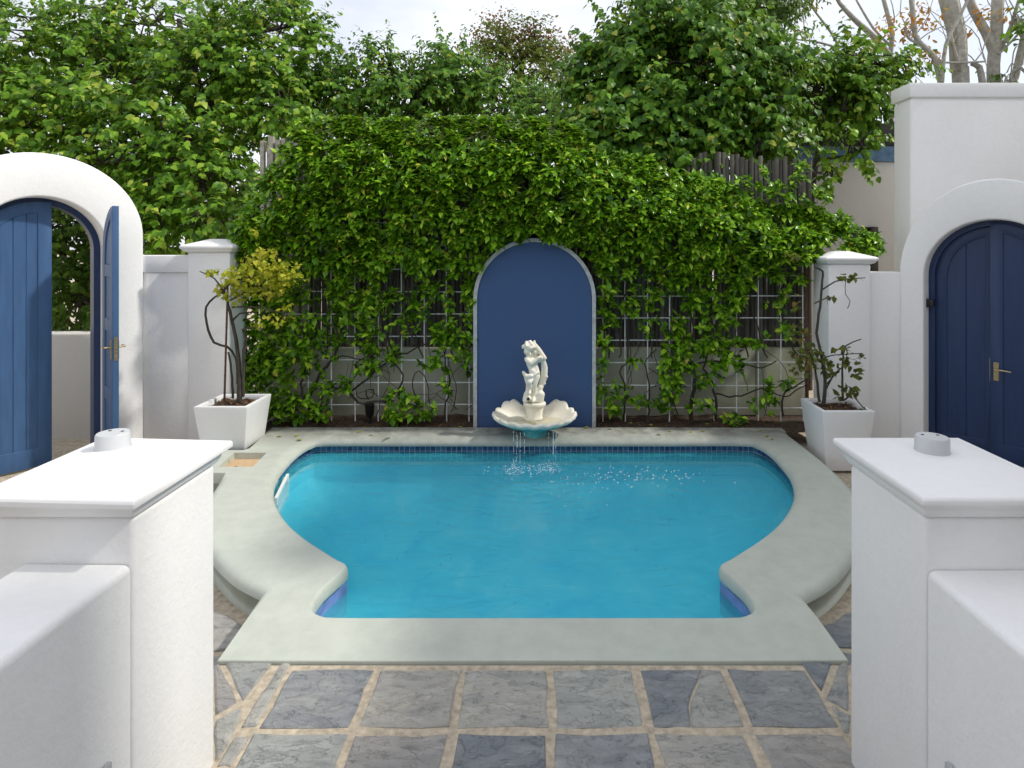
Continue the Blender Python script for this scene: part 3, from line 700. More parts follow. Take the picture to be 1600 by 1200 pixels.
def leaf_top(x, w, zc, r):       # hinge at x = 0, meeting edge at x = w; arch centre above x = w
    return zc + math.sqrt(max(0, r * r - max(0, r - x) ** 2))
def gate_leaf(loc, rz, flip, w, zc, r, label, nplank=4, back_rails=False, handle=True, lockside=1, hz=1.02, mat='door'):
    """a boarded gate leaf. local x runs from the hinge to the meeting edge (flip = -1 mirrors it), y through the thickness"""
    e = empty('gate_leaf', (loc[0], loc[1], LOW + .02), rz); tag(e, label, 'gate', 'blue boarded gate leaves')
    z0 = .0; bw_ = .095; zc = zc - LOW - .02; hz = hz - LOW - .02
    X = lambda x: flip * x
    xs = [w * k / 14 for k in range(15)]
    O = [(0, z0)] + [(x, leaf_top(x, w, zc, r)) for x in xs] + [(w, z0)]
    ri = r - bw_; xi = [bw_ + (w - 2 * bw_) * k / 14 for k in range(15)]
    def ti(x): return zc + math.sqrt(max(1e-6, ri * ri - max(0, (r - x)) ** 2)) if (r - x) < ri else zc
    I = [(bw_, z0 + .16)] + [(x, ti(x)) for x in xi] + [(w - bw_, z0 + .16)]
    mb = MB(); m = len(O); T = .045
    for y in (-T / 2, T / 2): mb.v += [(X(a), y, b) for a, b in O] + [(X(a), y, b) for a, b in I]
    for k in range(m):
        q = (k + 1) % m
        mb.f += [(k, q, m+q, m+k), (2*m+k, 3*m+k, 3*m+q, 2*m+q), (k, 2*m+k, 2*m+q, q), (m+k, m+q, 3*m+q, 3*m+k)]
    mb.build('stile_frame', M[mat], e, bevel=.004, seg=2)
    pw = (w - 2 * bw_ + .02) / nplank
    for k in range(nplank):
        a, b = bw_ - .01 + k * pw + .0004, bw_ - .01 + (k+1) * pw - .0004
        tops = [(a + (b - a) * j / 3) for j in range(4)]
        poly = [(a, z0 + .15), (b, z0 + .15)] + [(t, ti(min(max(t, bw_), w - bw_)) + .008) for t in reversed(tops)]
        mb = MB(); mb.prism(poly, lambda p, q, d: (X(p), d, q), -.012, .010); mb.build('plank', M[mat], e, bevel=.004, seg=1)
    if back_rails:
        for zz in (.55, 1.15, 1.62):
            mb = MB(); mb.box((X(bw_ - .004) if flip > 0 else X(w - bw_ + .004), -.021, zz), (X(w - bw_ + .004) if flip > 0 else X(bw_ - .004), .0215, zz + .11)); mb.build('cross_rail', M[mat], e, bevel=.004, seg=1)
    if handle:
        lk = MB(); xm = w - .045
        for s in (-1, 1):
            y0 = s * T / 2
            lk.box((X(xm) - .02, min(y0, y0 + s * .006), hz - .09), (X(xm) + .02, max(y0, y0 + s * .006), hz + .07))
        pl_ = lk.build('lock_plate', M['brass'], e, bevel=.002, seg=1)
        hd = MB()
        for s in (-1, 1):
            y0 = s * (T / 2 + .006)
            hd.tube([(X(xm), y0, hz + .01), (X(xm), y0 + s * .045, hz + .01)], .009, 8); hd.tube([(X(xm), y0 + s * .042, hz + .01), (X(xm - .05), y0 + s * .046, hz + .012), (X(xm - .11), y0 + s * .042, hz + .006)], [.009, .008, .006], 8)
        h_ = hd.build('lever_handle', M['brass'], pl_, smooth=True)
        ed = MB(); ed.box((min(X(w), X(w + .004)), -.013, hz - .1), (max(X(w), X(w + .004)), .013, hz + .1)); ed.build('lock_face', M['brass'], e)
    return e
r_ = LG['r'] - .045
gate_leaf(gloc(LG, -r_ - .02, .17), LG['t'] + R(2), 1, r_ + .11, LG['z'] - .02, r_ + .03, 'blue boarded left leaf of the open left gate, seen flat', handle=False)
gate_leaf(gloc(LG, r_ + .03, -.01), LG['t'] - R(94), 1, r_ + .02, LG['z'] - .05, r_ + .02, 'open right leaf of the left gate standing edge-on with brass handle', back_rails=True, hz=.88)
r_ = RG['r'] - .045
gate_leaf(gloc(RG, -r_, .235), RG['t'], 1, r_ + .02, RG['z'], r_, 'shaded blue left leaf of the right gate, mostly behind its neighbour', handle=False, nplank=2, mat='door_shaded')
gate_leaf(gloc(RG, r_, .185), RG['t'], -1, r_ + .035, RG['z'], r_ + .03, 'shaded blue right leaf of the right gate with brass handle', hz=.66, nplank=2, mat='door_shaded')
hg = MB(); hx = -RG['r']; hg.box((hx - .004, .10, 1.19), (hx + .055, .175, 1.25)); hg.tube([(hx + .012, .10, 1.18), (hx + .012, .10, 1.26)], .014, 8)
hg.build('gate_hinge', M['black'], RG['wall'], bevel=.003)
# garden wall seen through the open left gate
gw = MB(); gw.box((-6.8, 5.95, LOW - .05), (-4.3, 6.12, .885)); tag(gw.build('garden_wall', M['garden_wall'], bevel=.02), 'low rough white wall seen through the open left gate', 'wall')

# ------------------------------------------------------------------ foreground piers and low walls
M['lamp'] = stucco('chipped_lamp_paint', (.56, .58, .60), rough=.3, stain=.9, stain_c=(.30, .29, .26), lump=.001, coarse=40)
def pier(side, label_p, label_w, x0, x1, wx, zcap, ztop, disc, tilt):
    y0, y1 = 1.635, 2.04
    e = empty('entrance_pier', ((x0 + x1) / 2, (y0 + y1) / 2, 0)); tag(e, label_p, 'pier')
    mb = MB(); mb.box((x0, y0, -.012), (x1, y1, zcap - .075)); keep(mb.build('shaft', M['white'], bevel=.014, seg=4), e)
    mb = MB(); rings = []
    ox, oy = .036, .05
    for s, z in ((-.2, -.076), (.15, -.07), (.35, -.055), (.42, -.042), (.8, -.03), (1, -.022), (1, -.008), (.93, 0)):
        rings.append([Vector((a, b, zcap + z + (tilt * (a - x0) if z > -.03 else 0))) for a, b in ((x0 - ox * s, y0 - oy * s), (x1 + ox * s, y0 - oy * s), (x1 + ox * s, y1 + oy * s), (x0 - ox * s, y1 + oy * s))])
    cc = sum(rings[-1], Vector()) / 4; rings.append([cc + (p - cc) * .42 + Vector((0, 0, .016)) for p in rings[-1]])
    bridge(mb, rings); kk = len(mb.v) - 4; mb.f += [(kk, kk+1, kk+2, kk+3), (3, 2, 1, 0)]
    keep(mb.build('cap', M['white_cap'], bevel=.006, seg=3, ang=20), e)
    d = Vector(disc); mb = MB()
    mb.tube([(0, 0, 0), (0, 0, .008), (0, 0, .046), (0, 0, .05)], [.053, .049, .048, .045], 28)
    o = mb.build('lamp_base', M['lamp'], smooth=True, ang=50); o.location = d; keep(o, e)
    hl = MB()
    for t in (.4, 2.5): hl.tube([(.026 * math.cos(t), .026 * math.sin(t), .0495), (.026 * math.cos(t), .026 * math.sin(t), .0512)], .005, 8)
    h = hl.build('screw_hole', M['black']); h.parent = o
    # low wall running back towards the house
    a, b = min(wx), max(wx); n = 12
    sec = []
    rr = .02
    for cx_, t0 in ((b - rr, 0), (a + rr, 90)):
        for k in range(7): t = R(t0 + 15 * k); sec.append((cx_ + rr * math.cos(t), ztop - rr + rr * math.sin(t)))
    sec = [(b, -.012)] + sec + [(a, -.012)]
    mb = MB(); ys = [y0 - .004 - .25 * k for k in range(12)]
    for y in ys: mb.v += [(p, y, q + .006 * noise.noise(Vector((p * 3, y * 3, 0)))) for p, q in sec]
    m = len(sec)
    for k in range(len(ys) - 1):
        for j in range(m - 1): mb.f.append((k*m+j, k*m+j+1, (k+1)*m+j+1, (k+1)*m+j))
    mb.f += [tuple(range(m)), tuple((len(ys)-1)*m + j for j in range(m))[::-1]]
    w = mb.build('entrance_wall', M['white'], smooth=True, ang=60); tag(w, label_w, 'wall')
    fx = x1 if side < 0 else x0; y = 1.47
    sl = MB(); s_ = -side
    sl.box((min(fx, fx + s_ * .012), y - .07, .35), (max(fx, fx + s_ * .012), y + .07, .432))
    st = sl.build('step_light', M['rim'], bevel=.003); tag(st, 'small grey step light on the %s entrance wall' % ('left' if side < 0 else 'right'), 'light')
pier(-1, 'white square pier with flat cap in the left foreground', 'low white wall running from the left pier towards the viewer', -1.495, -1.12, (-1.425, -1.125), 1.085, .885, (-1.405, 1.955, 1.094), -.025)
pier(1, 'white square pier with flat cap in the right foreground', 'low white wall running from the right pier towards the viewer', 1.033, 1.40, (1.038, 1.34), 1.085, .87, (1.225, 1.905, 1.097), 0.0)

# ------------------------------------------------------------------ planters
def planter(label, cx_, cy_, z0, wt, wb, h):
    e = empty('planter', (cx_, cy_, z0)); tag(e, label, 'planter')
    mb = MB(); sq = lambda w, z: [Vector((-w, -w, z)), Vector((w, -w, z)), Vector((w, w, z)), Vector((-w, w, z))]
    b, t = wb / 2, wt / 2
    rg = [sq(b - .01, 0), sq(b, .006)] + [sq(b + (t - b) * k, .006 + (h - .02) * k) for k in (.3, .6, .85)] + [sq(t, h - .014), sq(t, h), sq(t - .035, h), sq(t - .04, h - .07)]
    bridge(mb, rg); mb.f.append((3, 2, 1, 0)); mb.build('pot', M['pot'], e, bevel=.006, seg=2)
    mb = MB(); n = 10
    for j in range(n + 1):
        for i in range(n + 1):
            x, y = (i / n - .5) * (wt - .082), (j / n - .5) * (wt - .082); mb.v.append((x, y, h - .04 + .02 * noise.noise(Vector((x * 14 + cx_, y * 14, 2)))))
    for j in range(n):
        for i in range(n): a = j*(n+1)+i; mb.f.append((a, a+1, a+n+2, a+n+1))
    mb.build('soil', M['soil'], e, smooth=True)
    chips('bark_mulch', 260, (-wt/2 + .05, wt/2 - .05), (-wt/2 + .05, wt/2 - .05), lambda x, y: h - .033, e)
    return e
planter('white tapered square planter on the left holding the yellow-leaved shrub', -2.755, 5.325, .0, .455, .37, .385)
planter('white tapered square planter on the right holding the sparse dark shrub', 2.515, 5.20, LOW + .02, .435, .33, .52)

# ------------------------------------------------------------------ foliage engine
LEAF_BROAD = ([(.30, .07), (.44, .28), (.27, .66)], .16)      # half width fraction at length fraction; droop
LEAF_LANCE = ([(.20, .28), (.19, .62)], .16)
def leaf_arrays(pos, axis, up, size, width, shape):
    sides, droop = shape
    pos = np.asarray(pos, float); ax = np.asarray(axis, float); up = np.asarray(up, float); size = np.asarray(size, float)
    ax /= np.linalg.norm(ax, axis=1, keepdims=True) + 1e-9
    rt = np.cross(ax, up); rt /= np.linalg.norm(rt, axis=1, keepdims=True) + 1e-9
    nr = np.cross(rt, ax)
    T = [(0, 0, 0)]
    for w, t in sides: T += [(-w, t, .06 - droop * t * t), (0, t, -droop * t * t), (w, t, .06 - droop * t * t)]
    T.append((0, 1, -droop * 1.3)); T = np.array(T)
    ns = len(sides); fc = [(0, 2, 1), (0, 3, 2)]
    for k in range(ns - 1):
        a = 1 + 3 * k; b = a + 3
        fc += [(a, a+1, b+1), (a, b+1, b), (a+1, a+2, b+2), (a+1, b+2, b+1)]
    a = 1 + 3 * (ns - 1); fc += [(a, a+1, a+4 - 1), (a+1, a+2, a+3)]
    fc = np.array(fc); nv = len(T)
    wd = np.asarray(width, float) if hasattr(width, '__len__') else np.full(len(pos), width)
    V = pos[:, None, :] + size[:, None, None] * (T[None, :, 0:1] * wd[:, None, None] * rt[:, None, :] + T[None, :, 1:2] * ax[:, None, :] + T[None, :, 2:3] * nr[:, None, :])
    Fc = fc[None] + (np.arange(len(pos)) * nv)[:, None, None]
    return V.reshape(-1, 3), Fc.reshape(-1, 3)
def leaf_mesh(name, groups, mat, parent=None):
    Vs, Fs, k = [], [], 0
    for V, Fc in groups: Vs.append(V); Fs.append(Fc + k); k += len(V)
    V = np.concatenate(Vs).astype(np.float32); Fc = np.concatenate(Fs).astype(np.int32)
    m = bpy.data.meshes.new(name)
    m.vertices.add(len(V)); m.vertices.foreach_set('co', V.ravel())
    m.loops.add(Fc.size); m.loops.foreach_set('vertex_index', Fc.ravel())
    m.polygons.add(len(Fc)); m.polygons.foreach_set('loop_start', np.arange(0, Fc.size, 3, dtype=np.int32)); m.polygons.foreach_set('loop_total', np.full(len(Fc), 3, dtype=np.int32))
    m.polygons.foreach_set('use_smooth', np.ones(len(Fc), dtype=bool))
    m.update(calc_edges=True); m.materials.append(mat)
    return link(bpy.data.objects.new(name, m), parent)
def unit(n):
    v = rng.normal(size=(n, 3)); return v / np.linalg.norm(v, axis=1, keepdims=True)

# ------------------------------------------------------------------ the jasmine vine
def poly_in(px, py, poly):
    c = np.zeros(len(px), bool); n = len(poly)
    for i in range(n):
        x0, y0 = poly[i]; x1, y1 = poly[(i+1) % n]
        t = ((y0 > py) != (y1 > py)) & (px < (x1 - x0) * (py - y0) / (y1 - y0 + 1e-9) + x0); c ^= t
    return c
dense = [(366, 350), (385, 300), (420, 262), (450, 212), (466, 186), (540, 181), (640, 183), (740, 179), (850, 182), (897, 196), (925, 224), (975, 240), (1010, 244), (1060, 268), (1125, 278), (1165, 300), (1205, 322), (1260, 322), (1320, 338), (1372, 370), (1386, 396), (1330, 398),
         (1275, 412), (1245, 405), (1215, 440), (1185, 425), (1165, 470), (1130, 505), (1105, 470), (1080, 490), (1055, 450), (1030, 470), (1000, 425), (965, 440), (945, 470), (930, 400), (905, 388), (870, 374), (836, 368), (800, 374), (768, 388), (745, 420), (725, 410), (705, 440), (680, 420), (650, 430), (620, 405), (590, 440), (560, 430), (535, 470), (505, 480), (480, 520), (455, 540), (430, 560), (405, 600), (385, 600), (378, 480)]
blobs = [  # sparser strands and bushes: px centre, half size, number of rosettes
    (415, 600, 32, 55, 95), (455, 640, 38, 25, 50), (440, 560, 40, 40, 70), (480, 545, 28, 40, 34), (503, 600, 22, 22, 12), (500, 635, 18, 20, 8), (525, 500, 18, 60, 34), (548, 470, 25, 40, 24), (568, 520, 18, 70, 40), (590, 480, 22, 45, 26), (576, 560, 20, 25, 12),
    (540, 600, 18, 14, 7), (612, 560, 10, 20, 8), (625, 470, 30, 30, 16), (640, 500, 12, 40, 12), (665, 460, 14, 40, 14), (690, 490, 20, 60, 34), (700, 520, 16, 30, 14), (733, 500, 10, 80, 30), (735, 440, 12, 50, 20), (715, 550, 16, 16, 8), (670, 565, 20, 10, 7), (618, 625, 20, 28, 16), (660, 640, 22, 18, 13), (645, 620, 14, 14, 6), (610, 650, 22, 10, 10), (700, 600, 12, 25, 6),
    (948, 500, 14, 60, 24), (940, 560, 10, 30, 8), (955, 620, 20, 26, 16), (985, 615, 14, 22, 8), (970, 470, 30, 30, 20), (1010, 475, 20, 45, 14), (990, 560, 10, 12, 4), (1055, 530, 20, 45, 28), (1050, 580, 18, 50, 30), (1070, 560, 20, 45, 26), (1040, 625, 14, 22, 9), (1105, 520, 16, 40, 22), (1130, 540, 18, 30, 20), (1118, 580, 20, 20, 10), (1150, 480, 18, 30, 14), (1145, 570, 14, 20, 8), (1160, 530, 14, 14, 5),
    (1186, 530, 12, 10, 5), (1195, 620, 18, 28, 18), (1210, 480, 12, 14, 4), (1230, 515, 14, 16, 6), (1235, 460, 14, 14, 5), (1150, 655, 18, 8, 8), (1095, 630, 16, 12, 6), (1100, 590, 18, 10, 5), (1005, 630, 10, 10, 3), (1250, 430, 16, 14, 6), (1230, 600, 14, 12, 4), (768, 428, 7, 6, 2), (1270, 560, 12, 10, 3), (1215, 300, 30, 22, 26), (1245, 270, 16, 20, 10), (1170, 285, 20, 14, 10), (1200, 262, 10, 10, 4), (1270, 310, 26, 18, 22)]
def vine():
    pxs, pys = [], []
    N = 11500
    x = rng.uniform(360, 1390, N * 4); y = rng.uniform(180, 605, N * 4)
    ok = poly_in(x, y, dense)
    nv = np.array([noise.noise(Vector((a / 26, b / 22, 3.3))) + .5 * noise.noise(Vector((a / 11, b / 11, 9.1))) for a, b in zip(x, y)])
    prob = np.clip(.66 + 1.5 * nv, .05, 1) * np.where(y > 330, np.clip(1.05 - (y - 330) / 150, .24, 1), 1)
    ok &= rng.uniform(size=len(x)) < prob
    x, y = x[ok][:N], y[ok][:N]; nv = nv[ok][:N]
    dep = np.zeros(len(x))
    top = np.interp(x, [360, 400, 470, 880, 920, 1050, 1200, 1390], [340, 262, 183, 182, 228, 262, 316, 380])
    t = np.clip((y - top) / 120, 0, 1)
    front = .06 + .36 * np.sin(np.clip(t, 0, 1) * math.pi * .62) * np.where(y < 340, 1, np.clip(1 - (y - 340) / 160, .12, 1)) + .09 * nv
    Y = 5.97 - front * rng.uniform(.25, 1.0, len(x)) ** .6
    topm = (y - top) < 34
    Y = np.where(topm & (rng.uniform(size=len(x)) < .4), rng.uniform(5.85, 6.5, len(x)), Y)
    for cx_, cy_, rx, ry, n in blobs:
        a = rng.uniform(0, 6.283, n); r_ = np.sqrt(rng.uniform(0, 1, n))
        x = np.append(x, cx_ + rx * r_ * np.cos(a)); y = np.append(y, cy_ + ry * r_ * np.sin(a)); Y = np.append(Y, rng.uniform(5.80, 5.97, n))
    pos = np.stack([(x - CX) * Y / F, Y, H - (y - CY) * Y / F], 1)
    n = len(pos)
    out = unit(n) * .5 + np.array([0, -.55, .62]); out[:, 1] = -np.abs(out[:, 1]); tp = pos[:, 2] > 2.72; out[tp] += np.array([0, .3, .8])
    out /= np.linalg.norm(out, axis=1, keepdims=True)
    gp_, ga, gu, gs_ = [], [], [], []
    for k in range(7):
        th = 2 * math.pi * k / 7 * 2.4 + rng.uniform(0, 6.28, n)
        a = np.cross(out, unit(n)); a /= np.linalg.norm(a, axis=1, keepdims=True) + 1e-9; b = np.cross(out, a)
        tilt = rng.uniform(.15, .75, n)[:, None] if k < 5 else rng.uniform(.8, 1.6, n)[:, None]
        d = (a * np.cos(th)[:, None] + b * np.sin(th)[:, None]) + out * tilt + np.array([0, 0, -.30])
        keep_ = rng.uniform(size=n) < .92
        gp_.append((pos - out * rng.uniform(0, .05, n)[:, None])[keep_]); ga.append(d[keep_])
        gu.append((out * .8 + np.array([0, -.05, .9]) + .4 * unit(n))[keep_]); gs_.append((rng.uniform(.05, .098, n) * (1 if k < 5 else .8))[keep_])
    e = empty('jasmine_vine', (0, 5.95, 0)); tag(e, 'dense glossy green climbing vine covering the trellis and pole fence', 'vine')
    ps = np.concatenate(gp_); 
    keep(tag(leaf_mesh('foliage', [leaf_arrays(ps, np.concatenate(ga), np.concatenate(gu), np.concatenate(gs_), rng.uniform(.85, 1.25, len(ps)), ([(.23, .28), (.22, .60)], .18))], M['jasmine']), kind='stuff'), e)
    # woody stems
    def stem(pts, r0, r1, jit=.03):
        pts = [Vector(p) for p in pts]; out_ = []
        for p in cat_rom([tuple(p) for p in pts], .06): out_.append(p + Vector((random.uniform(-jit, jit), random.uniform(-jit, jit) * .4, random.uniform(-jit, jit))) * .4)
        n_ = len(out_); mb = MB(); mb.tube(out_, [r0 + (r1 - r0) * k / (n_-1) for k in range(n_)], 6)
        o = mb.build('stem', M['stem'], smooth=True); keep(o, e)
    YS = 5.93
    def sp(l_, r0, r1): stem([P(a, b, YS + random.uniform(-.05, .05)) for a, b in l_], r0, r1)
    sp([(500, 652), (503, 615), (525, 608), (545, 612), (560, 628), (600, 626), (625, 606), (630, 585), (615, 570)], .017, .008)
    sp([(545, 612), (575, 590), (610, 562), (660, 540), (700, 522)], .012, .006)
    sp([(498, 655), (485, 620), (500, 585), (515, 565), (530, 540), (520, 500)], .019, .009)
    sp([(490, 655), (470, 610), (480, 560), (470, 500)], .016, .008)
    sp([(530, 612), (545, 600), (556, 585), (556, 570), (570, 560), (600, 545)], .009, .006)
    sp([(510, 560), (545, 558), (580, 565), (610, 560)], .008, .004)
    sp([(575, 625), (572, 608), (582, 610), (580, 622), (565, 624), (555, 610)], .007, .005)
    sp([(655, 650), (650, 620), (645, 595), (655, 580), (668, 600), (672, 640)], .007, .004)
    sp([(690, 660), (700, 620), (702, 590), (695, 560), (700, 500), (690, 430)], .008, .005)
    sp([(705, 645), (712, 610), (705, 580), (698, 550)], .005, .003)
    sp([(1080, 660), (1082, 620), (1086, 590), (1078, 560), (1085, 520), (1075, 470)], .022, .010)
    sp([(1118, 655), (1118, 625), (1112, 600), (1100, 575), (1108, 540), (1120, 500)], .015, .007)
    sp([(1118, 615), (1150, 620), (1190, 608), (1225, 620), (1260, 600)], .009, .005)
    sp([(1083, 570), (1110, 566), (1150, 566), (1190, 575), (1215, 565)], .010, .006)
    sp([(1222, 650), (1225, 615), (1240, 605), (1262, 590)], .011, .006)
    sp([(975, 655), (978, 610), (968, 580), (985, 560), (980, 520)], .010, .005)
    sp([(1012, 660), (1015, 600), (1008, 570), (1025, 545)], .010, .005)
    sp([(1060, 650), (1050, 620), (1035, 590), (1015, 575)], .006, .004)
    for _ in range(34):
        x0 = random.choice([random.uniform(450, 730), random.uniform(945, 1240)]); y0 = random.uniform(560, 655)
        pts = [(x0, y0)]
        a = random.uniform(-2.6, -.5)
        for k in range(4): a += random.uniform(-.7, .7); pts.append((pts[-1][0] + 22 * math.cos(a), pts[-1][1] + 22 * math.sin(a)))
        sp(pts, .0035, .002)
    for _ in range(22):       # stems inside the hedge
        x0 = random.uniform(420, 1250); sp([(x0, 560), (x0 + random.uniform(-30, 30), 470), (x0 + random.uniform(-40, 40), 380), (x0 + random.uniform(-60, 60), 300)], .008, .004)
vine()

# ------------------------------------------------------------------ trees
def tree(name, label, lobes, mat, barkmat, trunk, leafsize, shape, n_spray, per=9, width=1.0, droop=.6, extra=None, group=None, spray_len=.32, limb_r=.05):
    """lobes: (px, py, rx, ry, Y, depth radius) seen from the camera; built at their real distances.  trunk: list of points"""
    base = Vector(trunk[0]); e = empty(name, base); tag(e, label, 'tree', group)
    L_ = []
    for (px, py, rx, ry, Y, rd) in lobes:
        c = P(px, py, Y); L_.append((c, rx * Y / F, rd, ry * Y / F))
    vol = np.array([a * b * c for _, a, b, c in L_]) ** .7; vol /= vol.sum()
    tr = MB(); limbs = []
    tp = [Vector(p) for p in trunk]; tp_ = cat_rom([tuple(p) for p in tp], .25); r0 = trunk_r = limb_r * 2
    tr.tube(tp_, [trunk_r * (1 - .55 * k / (len(tp_) - 1)) for k in range(len(tp_))], 9)
    pos_all, dir_all = [], []
    for (c, a, b, d), w in zip(L_, vol):
        m = max(6, int(n_spray * w))
        u = unit(m); rad = rng.uniform(.35, 1.0, m) ** .6
        lump = np.array([noise.noise(Vector(tuple(q * 2.3 + np.array(c)))) for q in u])
        rad = rad * (1 + .55 * lump)
        p = np.array(c) + u * rad[:, None] * np.array([a, b, d])
        gap = np.array([noise.noise(Vector(tuple(q * 1.9 + 7.7))) + .5 * noise.noise(Vector(tuple(q * 4.1))) for q in p])
        ok = gap > -.22; p = p[ok]; u = u[ok]; m = len(p)
        if m < 3: continue
        pos_all.append(p); dir_all.append(u * np.array([1, 1, .7]))
        # a limb from the trunk into the lobe and twigs from it
        t0 = min(tp_, key=lambda q: (q - c).length + .6 * abs(q.z - (c.z - d))); mid = t0.lerp(c, .5) + Vector((random.uniform(-.2, .2), random.uniform(-.2, .2), random.uniform(-.1, .3)))
        limb = cat_rom([tuple(t0), tuple(mid), tuple(c)], .2); rr = limb_r * .8
        br = MB(); limbs.append(br); br.tube(limb, [rr * (1 - .6 * k / (len(limb)-1)) for k in range(len(limb))], 6)
        for k in rng.choice(m, min(m, 14), replace=False):
            q0 = limb[random.randrange(len(limb) // 2, len(limb))]; q1 = Vector(p[k]); md = q0.lerp(q1, .5) + Vector((0, 0, .12))
            br.tube(cat_rom([tuple(q0), tuple(md), tuple(q1)], .2), None or .010, 5, cap=False)
    pos = np.concatenate(pos_all); dr = np.concatenate(dir_all) + .5 * unit(len(pos)) + np.array([0, -.15, -.05]); dr /= np.linalg.norm(dr, axis=1, keepdims=True)
    n = len(pos); gp_, ga, gu, gs_ = [], [], [], []
    side = np.cross(dr, np.array([0, 0, 1.0])); side /= np.linalg.norm(side, axis=1, keepdims=True) + 1e-9
    sl = spray_len * rng.uniform(.6, 1.3, n); sh_ = rng.uniform(size=n) < .14; sl[sh_] *= 1.7; dr[sh_, 2] += .9; dr /= np.linalg.norm(dr, axis=1, keepdims=True)
    for k in range(per):
        t = (k + rng.uniform(0, .8, n)) / per
        q = pos + dr * (sl * t)[:, None]; q[:, 2] -= droop * .35 * sl * t * t
        s = (1 if k % 2 else -1)
        d = side * s * rng.uniform(.4, 1.0, n)[:, None] + dr * rng.uniform(.2, .8, n)[:, None] + np.array([0, 0, -1]) * (droop * rng.uniform(.5, 1.5, n))[:, None] + .35 * unit(n)
        gp_.append(q); ga.append(d); gu.append(np.array([0, -.25, .8]) + dr * .6 + .5 * unit(n)); gs_.append(leafsize * rng.uniform(.6, 1.2, n) * (1 - .25 * t))
    ps = np.concatenate(gp_)
    crown = leaf_mesh('crown', [leaf_arrays(ps, np.concatenate(ga), np.concatenate(gu), np.concatenate(gs_), width * rng.uniform(.85, 1.15, len(ps)), shape)], mat)
    keep(tag(crown, kind='stuff'), e); keep(tr.build('trunk', barkmat, smooth=True), e); [keep(b_.build('limb', barkmat, smooth=True), e) for b_ in limbs]
    if extra: extra(e)
    return e
# big broad-leaved tree on the left
tree('broadleaf_tree', 'large broad-leaved tree rising behind the left arched gate',
     [(70, 195, 150, 75, 7.6, .8), (250, 215, 120, 85, 7.3, .7), (130, 110, 130, 60, 8.2, .8), (330, 120, 110, 80, 8.0, .8), (300, 290, 85, 65, 6.9, .5), (415, 90, 95, 95, 8.2, .7), (450, 170, 75, 40, 7.6, .5), (30, 60, 120, 50, 8.6, .7), (230, 40, 120, 40, 8.6, .7), (240, 350, 40, 45, 6.5, .3), (335, 345, 38, 30, 6.5, .3), (-60, 150, 120, 120, 7.6, .8), (460, 40, 50, 45, 8.4, .5), (160, 255, 90, 45, 6.9, .4)],
     M['mulberry'], M['bark'], [P(345, 700, 8.0), P(350, 480, 8.0), P(335, 300, 8.0), P(320, 180, 8.1), P(300, 90, 8.3)], .096, LEAF_BROAD, 4800, 10, 1.0, .7)
tree('shade_tree', 'dark leafy tree in shadow beyond the open left gate', [(60, 430, 90, 110, 8.4, .6), (300, 330, 120, 100, 9.6, .8), (120, 350, 120, 90, 8.6, .6), (350, 250, 80, 100, 9.6, .6), (130, 470, 60, 80, 8.2, .5), (100, 420, 70, 100, 9.0, .6), (220, 300, 90, 80, 9.2, .6)],
     M['narrow'], M['bark'], [P(120, 690, 9.4), P(130, 520, 9.4), P(150, 380, 9.5), P(200, 300, 9.6)], .095, LEAF_BROAD, 2500, 9, .9, .6)  # darker leaf colour stands in for the shade beyond the gate
tree('feathery_tree', 'darker fine-leaved tree behind the big left tree', [(430, 30, 70, 45, 11, .8), (370, 20, 60, 40, 11, .8), (300, 100, 60, 60, 11, .8), (60, 70, 160, 70, 11.5, 1.0), (190, 90, 120, 40, 11.5, .8)],
     M['olive_leaf'], M['bark'], [P(300, 620, 11.2), P(310, 350, 11.2), P(290, 150, 11.2), P(280, 30, 11.2)], .085, LEAF_LANCE, 800, 9, 1.1, .3)
tree('broadleaf_tree', 'bushy mid-green tree rising above the middle of the vine', [(560, 140, 60, 55, 8.6, .6), (640, 150, 70, 45, 8.6, .6), (710, 130, 60, 55, 8.8, .6), (600, 105, 40, 35, 8.6, .4), (700, 90, 30, 22, 8.8, .3), (500, 170, 45, 45, 8.4, .5), (770, 155, 50, 45, 8.9, .5), (850, 175, 50, 35, 8.8, .5), (560, 210, 80, 30, 8.4, .4), (680, 210, 90, 30, 8.4, .4), (800, 208, 80, 30, 8.4, .4), (880, 215, 40, 30, 8.2, .3)],
     M['mulberry_dark'], M['bark'], [P(650, 640, 8.8), P(655, 420, 8.8), P(648, 250, 8.8), P(645, 150, 8.8)], .084, LEAF_BROAD, 2600, 10, .85, .75)
def russets(e):
    cs = [P(*p) for p in ((775, 35, 10.4), (800, 55, 10.4), (830, 50, 10.4), (852, 60, 10.4), (770, 70, 10.4), (842, 90, 10.5), (745, 68, 10.4), (880, 75, 10.5), (815, 75, 10.3))]
    p = np.concatenate([np.array(c) + rng.normal(size=(150, 3)) * np.array([.15, .15, .11]) for c in cs])
    o = leaf_mesh('flower_heads', [leaf_arrays(p, unit(len(p)), unit(len(p)), rng.uniform(.03, .07, len(p)), .8, LEAF_BROAD)], M['russet']); keep(tag(o, kind='stuff'), e)
tree('flowering_tree', 'olive green tree with russet flower heads at its top', [(800, 110, 55, 65, 10.4, .6), (855, 120, 45, 55, 10.4, .5), (775, 70, 28, 35, 10.4, .4), (835, 60, 45, 28, 10.4, .4), (890, 150, 40, 40, 10.5, .5)],
     M['olive_leaf'], M['bark'], [P(810, 640, 10.5), P(812, 400, 10.5), P(815, 220, 10.5), P(815, 90, 10.5)], .09, LEAF_LANCE, 800, 10, 1.1, .5, extra=russets)
